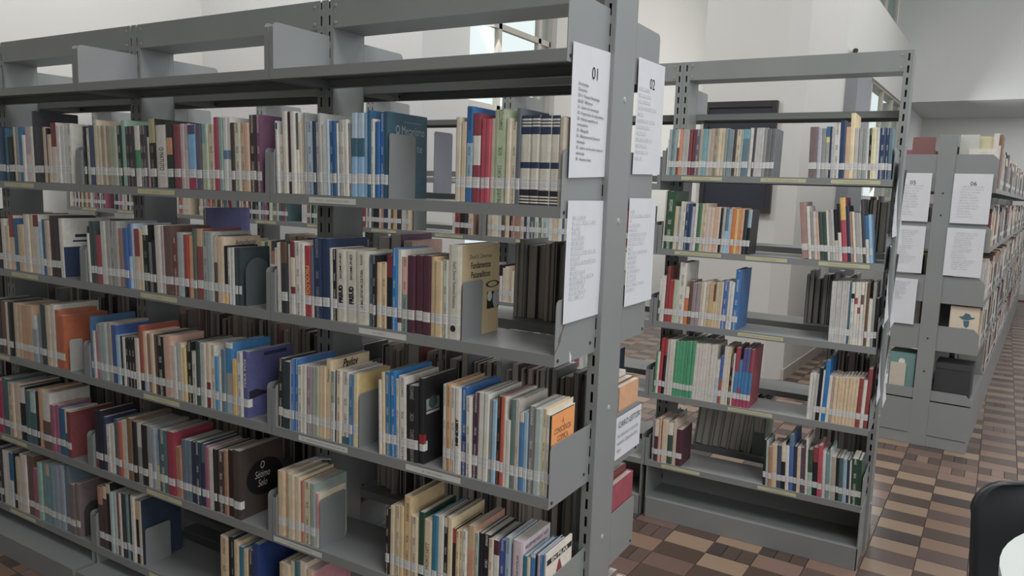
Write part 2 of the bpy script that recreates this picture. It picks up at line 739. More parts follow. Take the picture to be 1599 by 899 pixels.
for sh, dist, i, j, c in cells:
    light = (i + j) % 2 == 0
    pieces = [(c, CW, CH, frand.choice((3, 3, 4, 5, 2)))] if light else \
        [(c + f1 * ((q - 1) * CW / 3), CW / 3, CH, frand.choice((0, 0, 1, 1, 6, 2, 0, 5))) for q in range(3)]
    if not light and frand.random() < .68:
        kk = frand.choice((0, 1, 6, 1, 0))
        pieces = [(c, CW, CH, kk)]
    for pc, w, l, k in pieces:
        if sh == 0 and count < 300:
            o = link('plank', strip_mesh(w, l, k), floor)
            o.location = pc
            o.rotation_euler.z = -RF
            count += 1
        else:
            rest.M = T(*pc) @ Matrix.Rotation(-RF, 4, 'Z')
            rest.add([(-w / 2 + .001, -l / 2 + .001, 0), (w / 2 - .001, -l / 2 + .001, 0), (w / 2 - .001, l / 2 - .001, 0), (-w / 2 + .001, l / 2 - .001, 0)], [(0, 1, 2, 3)], k)
ro = rest.build('parquet', WOODS, floor)
ro['kind'] = 'stuff'

# wall_left and the stepped window wall
wall_poly('wall_left', [(-5.95, -4.2), (-5.75, -4.2), (-5.75, 3.4), (-5.95, 3.4)], 0, CEIL_Z, WALL)
wall_poly('wall_pier', [(-5.95, 3.4), (-3.06, 3.4), (-3.06, 4.08), (-3.3, 4.08), (-3.3, 3.65), (-5.95, 3.65)], 0, CEIL_Z, WALLG)
# side window: reveal from y 4.08 to 5.70, z 0.9 to 4.4
wall_poly('wall_side_sill', [(-3.3, 4.08), (-3.06, 4.08), (-3.06, 5.70), (-3.3, 5.70)], 0, 0.95, WALL)
wall_poly('wall_side_lintel', [(-3.3, 4.08), (-3.06, 4.08), (-3.06, 5.70), (-3.3, 5.70)], 4.5, CEIL_Z, WALL)
wall_poly('wall_side', [(-3.3, 5.70), (-3.06, 5.70), (-3.06, 13.9), (-3.3, 13.9)], 0, CEIL_Z, WALL)
x0, y0 = P2(0)
xe, ye = P2(1.66)
# projecting block with the dark framed panel on its front
wall_poly('wall_block', [(-1.31, 5.2), (-0.60, 5.2), (x0, y0 + .06), (xe, ye), (xe - .8, ye + .1), (-1.31, 5.6)], 0, 3.95, WALL)
wall_poly('wall_block_upper', [(-1.31, 5.2), (-0.60, 5.2), (x0, y0 + .06), P2(1.0), (xe - .8, ye - .6), (-1.31, 5.6)], 3.95, CEIL_Z, WALL)
c0 = P2(1.66, 0)
c1 = P2(1.66, 0.115)
c2 = P2(2.45, 0.115)
c3 = P2(2.45, -.15)
wall_poly('wall_column', [(c0[0] - .1, c0[1]), c1, c2, c3], 0, 3.03, COLUMN)
w0, w1 = 2.45, 6.05
wall_poly('wall_window_sill', [P2(w0, -.2), P2(w0, .03), P2(w1, .03), P2(w1, -.2)], 0, 0.95, WALL)
wall_poly('wall_window_lintel', [P2(1.5, -.2), P2(1.5, 0), P2(w1, 0), P2(w1, -.2)], 3.03, 3.90, WALL)
wall_poly('wall_clerestory', [P2(1.2, -.35), P2(1.2, -.25), P2(w1, -.25), P2(w1, -.35)], 3.85, CEIL_Z, noisy('clerestory_grey', (.38, .39, .39, 1), (.43, .44, .44, 1), 2.0, .6, .3))
# far wall below the deep lintel
wall_poly('wall_far', [(-0.6, 13.9), (5.5, 13.9), (5.5, 14.1), (-0.6, 14.1)], 0, 3.2, WALLG)
fx, fy = P2(w1)
wall_poly('wall_far_upper', [(fx - .2, fy), (5.5, fy - .28), (5.5, 14.1), (fx - .2, 14.1)], 3.06, CEIL_Z, WALLG)
wall_poly('wall_far_side', [(fx - .35, fy), (fx, fy), (0.0, 13.9), (-.35, 13.9)], 0, 3.06, WALLG)
wall_poly('wall_right', [(5.3, -4.2), (5.5, -4.2), (5.5, 13.9), (5.3, 13.9)], 0, 1.2, WALL)
cb = MB()
cb.box(-6, 5.5, -4.2, 14.1, CEIL_Z, CEIL_Z + .15)
structure(cb.build('ceiling', CEIL))
wall_poly('wall_behind_blocker', [(-6, -4.2), (5.5, -4.2), (5.5, -4.0), (-0.7, -4.0), (-0.7, -2.3), (-6, -2.3)], 0, CEIL_Z, noisy('dull_blocker_paint', (.22, .215, .20, 1), (.26, .255, .24, 1), 2.0, .85, .15))  # unseen; left part brought forward and darkened to block light
bb = MB()
bb.prism([P2(.03, 0), P2(.03, .014), P2(1.66, .014), P2(1.66, 0)], 0, 0.10)
structure(bb.build('baseboard_block', BASEB))
bb = MB()
bb.box(0.05, 5.3, 13.885, 13.9, 0, 0.10)
structure(bb.build('baseboard_far', BASEB))


def window(name, pt, s0, s1, z0, z1, cols, rows, label):
    """pt(s, off) gives plan points; frame bars and panes are parts"""
    o = structure(bpy.data.objects.new(name, None))
    C.objects.link(o)

    def bar(sa, sb, za, zb, t=.05, nm='window_bar'):
        b = MB()
        b.prism([pt(sa, -t), pt(sa, 0.0), pt(sb, 0.0), pt(sb, -t)], za, zb)
        b.build(nm, FRAME, o)
    ss = [s0 + (s1 - s0) * k / cols for k in range(cols + 1)] if isinstance(cols, int) else cols
    zz = [z0 + (z1 - z0) * k / rows for k in range(rows + 1)] if isinstance(rows, int) else rows
    for s in ss:
        bar(s - .028, s + .028, z0, z1)
    for z in zz:
        bar(s0, s1, z - .026, z + .026, .045)
    for sa, sb in zip(ss, ss[1:]):
        for za, zb in zip(zz, zz[1:]):
            b = MB()
            b.prism([pt(sa + .02, -.03), pt(sa + .02, -.025), pt(sb - .02, -.025), pt(sb - .02, -.03)], za + .02, zb - .02)
            b.build('pane', GLASS, o)
    return o


window('window_1', lambda s, off: (-3.12 + off, s), 4.1, 5.68, 0.95, 4.5, [4.1, 4.68, 5.45, 5.68], [0.95, 1.6, 2.35, 3.11, 3.8, 4.5], '')
window('window_2', lambda s, off: P2(s, off - .03), w0 + .06, w1 - .03, 0.95, 3.03, 4, [0.95, 1.28, 1.63, 1.98, 3.03], '')
window('window_3', lambda s, off: P2(s, off - .2), 1.3, w1 - .05, 3.92, 5.3, 5, [3.92, 5.3], '')

# framed dark panel on the block
pn = empty('wall_panel', (-0.95, 5.17, 1.46), 'dark framed wall panel hanging on the pale block behind the rear bay', 'picture')
b = MB()
for a in ((-.31, .31, -.03, .0295, 0, .05), (-.31, .31, -.03, .0295, .90, .95), (-.31, -.27, -.03, .0295, .05, .90), (.27, .31, -.03, .0295, .05, .90)):
    b.box(*a)
b.build('frame', BFRAME, pn)
b = MB()
b.box(-.272, .272, -.012, .029, .048, .902)
b.build('panel', BOARD, pn)

# small camera on the wall
q = P2(1.80, 0.0)
cc = empty('wall_camera', (q[0] + .005, q[1] - .05, 3.07), 'small white surveillance camera with dark lens high on the wall', 'camera')
b = MB()
b.box(-.002, .05, -.03, .03, -.05, 0.0)
b.build('bracket', CEIL, cc)
b = MB()
b.cyl((0.03, 0.03, .02), (0.055, -.10, .01), .032, 12)
b.build('body', CEIL, cc)
b = MB()
b.cyl((0.054, -.095, .0104), (0.057, -.112, .0094), .024, 12)
b.build('lens', DARK, cc)

# ------------------------------------------------------------------ steel shelving
YP1, YP2, YE = 0.2307, 0.3752, 0.597
_shared = {}


def upright_mesh(H):
    """post on the plane x 0..0.034: slotted front and back flanges, closed by two webs"""
    key = round(H, 3)
    if key in _shared:
        return _shared[key]
    b = MB()
    W = 0.034
    b.box(0, .002, YP1, YP2, 0, H)
    b.box(W - .002, W, YP1 + .003, YP2 - .003, 0, H)
    for y0, y1 in ((YP1, YP1 + .002), (YP2 - .002, YP2)):
        b.box(.002, .013, y0, y1, 0, H)
        b.box(.021, W, y0, y1, 0, H)
        z, st, sl = 0.0, 0.0505, 0.030
        while z < H:
            b.box(.013, .021, y0, y1, z, min(z + st - sl, H))
            z += st
    b.box(.004, .030, YP1 + .012, YP2 - .012, 0.001, H - .001, 1)  # dark core puts the hollow post's shade behind the slots
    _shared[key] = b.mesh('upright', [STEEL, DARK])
    return _shared[key]


def bracket_mesh(ht, dep, flange):
    """side plate of a shelf in the plane x = 0, front at y = 0; flange: -1/0/+1 side of the folded front edge"""
    key = ('br', round(ht, 3), round(dep, 3), flange)
    if key in _shared:
        return _shared[key]
    b = MB()
    r = 0.014
    poly = [(dep, 0), (dep, ht), (r, ht), (r * .3, ht - r * .3), (0, ht - r), (0, 0)]
    b.prism_x([(y, z) for y, z in poly][::-1], -.001, .001)
    if flange:
        x = .001 * flange
        b.box(min(x, flange * .0165), max(x, flange * .0165), 0, .0015, 0, ht - r)
    b.cyl((-.003, .016, .014), (.003, .016, .014), .0045, 8, mi=1)
    b.cyl((-.003, dep - .03, .03), (.003, dep - .03, .03), .0045, 8, mi=1)
    _shared[key] = b.mesh('side_bracket', [STEEL, DARK])
    return _shared[key]


def shelf_mesh(L, dep):
    key = ('sh', round(L, 3), round(dep, 3))
    if key in _shared:
        return _shared[key]
    b = MB()
    b.box(0, L, 0, dep, -.0015, 0)
    b.box(0, L, 0, .0015, -LIP, -.0015)
    b.box(0, L, dep - .0015, dep, -LIP, -.0015)
    b.box(0, L, .0015, .016, -LIP, -LIP + .0014)
    b.box(0, L, dep - .016, dep - .0015, -LIP, -LIP + .0014)
    _shared[key] = b.mesh('shelf', [STEEL])
    return _shared[key]


def shelf_label(parent, x, w, col, lines, zoff=-.0225):
    b = MB()
    h = .0165
    b.add([(x, -.0008, zoff), (x + w, -.0008, zoff), (x + w, -.0008, zoff + h), (x, -.0008, zoff + h)], [(0, 1, 2, 3)], 0, col)
    o = b.build('shelf_label', PRINT, parent)
    o['label'] = 'white shelf label' if col[2] > .55 else 'pale yellow shelf label'
    b = MB()
    for a, c in lines:
        b.add([(x + a * w, -.0012, zoff + .0055), (x + c * w, -.0012, zoff + .0055), (x + c * w, -.0012, zoff + .0115), (x + a * w, -.0012, zoff + .0115)], [(0, 1, 2, 3)], 0, col,
              (.08, .08, .09, 1), [[(.3, a * 2.2), (.3, c * 2.2), (.7, c * 2.2), (.7, a * 2.2)]])
    b.build('lettering', PRINT, parent)


WHITE_L = (0.66, 0.66, 0.63, 1)
YEL_L = (0.56, 0.55, 0.36, 1)


def bay(loc, rz, w, H, front, back, base_h, label, group, ends=(0, 0), labels=(), beam=0.0871, g=0.0175, base_front=0.0, brk=0.1634):
    root = empty('shelving_unit', loc, label, 'bookcase', group, rz)
    um = upright_mesh(H)
    for x in (0.0, w - .034):
        u = link('upright', um, root)
        u.location = (x + (.0006 if x == 0 else -.0006), 0, 0)
    b = MB()
    b.box(.034, w - .034, YP1, YP1 + .0018, H - beam, H)
    b.box(.034, w - .034, YP2 - .0018, YP2, H - beam, H)
    b.box(.034, w - .034, YP1 + .0018, YP2 - .0018, H - .002, H - .0002)
    b.box(.034, w - .034, YP1 + .0018, YP2 - .0018, H - beam, H - beam + .0018)
    b.build('top_beam', STEEL, root)
    b = MB()
    for x in (.045, .06, w - .045, w - .06):
        for z in (H - .018, H - beam + .016):
            if x in (.045, w - .045):
                b.cyl((x, YP1 + .001, z), (x, YP1 - .003, z), .0042, 8)
    b.build('bolts', BOLT, root)
    if ends[1]:
        b = MB()
        for z in (1.84, 1.52, 1.0, .62, .2):
            b.cyl((w - .001, (YP1 + YP2) / 2 + .01, z), (w + .002, (YP1 + YP2) / 2 + .01, z), .009, 12, .006)
        b.build('end_bolts', BOLT, root)
    for side, zs in ((0, front), (1, back)):
        dep = YP1 if side == 0 else YE - YP2
        for k, z in enumerate(zs):
            if z is None:
                continue
            L = w - 2 * g - .003
            s = link('shelf', shelf_mesh(L, dep), root)
            s.location = (g + .0015, 0, z) if side == 0 else (w - g - .0015, YE, z)
            if side:
                s.rotation_euler.z = pi
            for e, x in ((0, -.0012), (1, L + .0012)):
                # folded edge outwards except on the open end of a row
                is_end = ends[e] if side == 0 else ends[1 - e]
                fl = 0 if is_end else (-1 if e == 0 else 1)
                br = link('side_bracket', bracket_mesh(brk, dep, fl), s)
                br.location = (x, 0, -LIP)
            for (sd, kk, lx, lw, col, lines) in labels:
                if sd == side and kk == k:
                    shelf_label(s, lx, lw, col, lines)
    # base box with rounded ends below the lowest shelf
    b = MB()
    for y0, y1 in ((base_front, YP1), (YP2, YE)):
        b.box(.012, w - .012, y0, y1, 0.001, base_h)
    b.box(.034, w - .034, YP1, YP2, 0.001, base_h - .004)
    b.build('base', STEEL, root)
    for x in (.0145, w - .0165):
        for y0, y1, zt in ((max(0.0, base_front), YP1, [z for z in front if z][-1]), (YP2, YE, back[-1])):
            p = MB()
            p.box(x - .001, x + .003, y0, y1, .001, zt - LIP - .0005)
            p.build('base_side', STEEL, root)
    p = MB()
    p.box(.034, w - .034, YP1, YP1 + .002, base_h, [z for z in front if z][-1] - LIP)
    p.build('base_panel', STEEL, root)
    return root


# row A (front row): three bays; row B (rear row) six bays; positions are metres along the row
TXT1 = [(.22, .40), (.42, .93)]
TXT2 = [(.30, .36), (.40, .62)]
lab1 = [(0, 1, .145, .18, WHITE_L, [(.15, .33), (.37, .86)]), (0, 2, .34, .17, WHITE_L, [(.30, .36), (.39, .58)]),
        (0, 3, .1, .20, WHITE_L, [(.07, .13), (.16, .95)]), (0, 3, .515, .185, WHITE_L, [(.3, .35), (.38, .68)]), (0, 4, -.012, .21, WHITE_L, [(.3, .8)])]
lab2 = [(0, k, .33, .2, YEL_L, [(.3, .36), (.4, .62)]) for k in range(1, 6)]
lab3 = [(0, 1, .45, .22, YEL_L, TXT2), (0, 2, .47, .2, YEL_L, TXT2), (0, 3, .22, .2, YEL_L, TXT2), (0, 4, .32, .2, YEL_L, TXT2), (0, 5, .36, .2, YEL_L, TXT2)]
FA = [ZA[k] for k in '123456']
BA = [1.925, 1.575, 1.1987, .8209, .5117, .17]
GA = 'grey steel library shelving in the front row'
bay((-1, 0, 0), 0, 1.0, 2.1683, FA, BA, .09, 'nearest grey steel shelving bay, its end hung with printed notices', GA, (0, 1), lab1, base_front=-.08)
bay((-2, 0, 0), 0, 1.0, 2.1683, FA, BA, .09, 'middle grey steel shelving bay of the front row, full of books', GA, (0, 0), lab2, base_front=-.08)
bay((-3, 0, 0), 0, 1.0, 2.1683, FA, BA, .09, 'front row shelving bay at the left edge of the view', GA, (0, 0), lab3, base_front=-.08)
bay((-4, 0, 0), 0, 1.0, 2.1683, FA, BA, .09, 'front row shelving bay only glimpsed past the left edge', GA, (1, 0), base_front=-.08)
labB = [(0, 1, .08, .19, YEL_L, [(.27, .33), (.36, .7)]), (0, 1, .44, .19, YEL_L, [(.12, .18), (.22, .85)]), (0, 1, .73, .19, YEL_L, [(.25, .8)]),
        (0, 2, .07, .22, YEL_L, [(.1, .95)]), (0, 2, .40, .18, YEL_L, [(.4, .75)]), (0, 2, .71, .2, YEL_L, [(.2, .8)]),
        (0, 3, .39, .2, YEL_L, [(.05, .95)]), (0, 4, .37, .2, YEL_L, [(.05, .9)]), (0, 5, .07, .19, YEL_L, [(.1, .3)]), (0, 5, .53, .17, YEL_L, [(.3, .7)])]
FB = [None] + [ZB[k] for k in '23456']
BB = [2.0, 1.69, 1.36, .995, .648, .29]
GB = 'grey steel library shelving in the rear row'
bay((XB - 1, YB, 0), 0, 1.0, 2.2361, FB, BB, .10, 'grey steel shelving bay at the open end of the rear row', GB, (0, 1), labB, brk=.155)
labC = [(0, 1, .67, .2, YEL_L, TXT2), (0, 2, .67, .19, YEL_L, TXT2), (0, 2, .2, .19, YEL_L, TXT2)]
nth = ['second', 'third', 'fourth', 'fifth', 'sixth']
for k in range(2, 7):
    bay((XB - k, YB, 0), 0, 1.0, 2.2361, [None, 1.645, 1.3381, .9889, .6345, .2922], BB, .10,
        '%s grey rear row shelving bay from the open end, glimpsed through the front row' % nth[k - 2], GB, (0, 0), labC, brk=.155)

# ------------------------------------------------------------------ row C (bookcases 05 / 06) at right angles to the others
RC = radians(4.6)
CX, CY = 0.955, 3.963
MC = T(CX, CY, 0) @ Matrix.Rotation(-RC, 4, 'Z')      # local: x to the left is negative, y runs away from us
CZ = [.34, .674, .987, 1.33, 1.70]


def bay_c(k, first):
    root = empty('shelving_unit', MC @ Vector((0, k * 1.0, 0)), ('grey shelving bay whose end shows the notices numbered 05 and 06' if first else
                 '%s grey shelving bay behind the notices 05 and 06' % ORD[k + 1]), 'bookcase', 'grey steel library shelving running to the far wall', -RC)
    D = 0.575
    b = MB()
    for y in (0.0, .955):
        b.box(-.335, -.235, y, y + .04, 0, 2.03)
        b.build('upright', STEEL, root)
        b = MB()
    b.box(-.33, -.24, .04, .955, 1.96, 2.03)
    b.build('top_beam', STEEL, root)
    for side in (0, 1):
        for z in CZ:
            b = MB()
            xa, xb = (-.235, 0) if side == 0 else (-D, -.335)
            b.box(xa, xb, .012, .985, z - .0015, z)
            xo = 0 if side == 0 else -D
            b.box(min(xo, xo - .0015 if side == 0 else xo + .0015), max(xo, xo - .0015 if side == 0 else xo + .0015), .012, .985, z - .03, z - .0015)
            s = b.build('shelf', STEEL, root)
            top = z + (.135 if z < 1.5 else .205)
            if first and z in (.987, 1.33):
                top = z + .145
            if z == .34:
                top = .378
            for y in (.008, .990):
                b = MB()
                c = .035
                if side == 0:
                    poly = [(xa, z - .03), (xb, z - .03), (xb, top - c), (xb - c, top), (xa, top)]
                else:
                    poly = [(xa, z - .03), (xb, z - .03), (xb, top), (xa + c, top), (xa, top - c)]
                n = len(poly)
                b.add([(x, y - .001, zz) for x, zz in poly] + [(x, y + .001, zz) for x, zz in poly],
                      [tuple(range(n)), tuple(reversed(range(n, 2 * n)))] + [((i + 1) % n, i, n + i, n + (i + 1) % n) for i in range(n)])
                b.build('side_bracket', STEEL, s)
    b = MB()
    b.box(-.235, -.004, .002, .99, .001, .30)
    b.box(-D + .004, -.335, .002, .99, .001, .30)
    b.box(-.335, -.235, .04, .955, .001, .25)
    b.build('base', STEEL, root)
    if first:
        b = MB()
        b.box(-.232, -.012, -.0015, .002, .075, .076)
        b.box(-.555, -.345, -.0015, .002, .075, .076)
        b.build('base_seam', DARK, root)
        b = MB()
        for z in (1.66, 1.52, .72, .5):
            b.cyl((-.285, .001, z), (-.285, -.002, z), .006, 8)
        b.build('end_bolts', DARK, root)
    return root


for k in range(9):
    bay_c(k, k == 0)

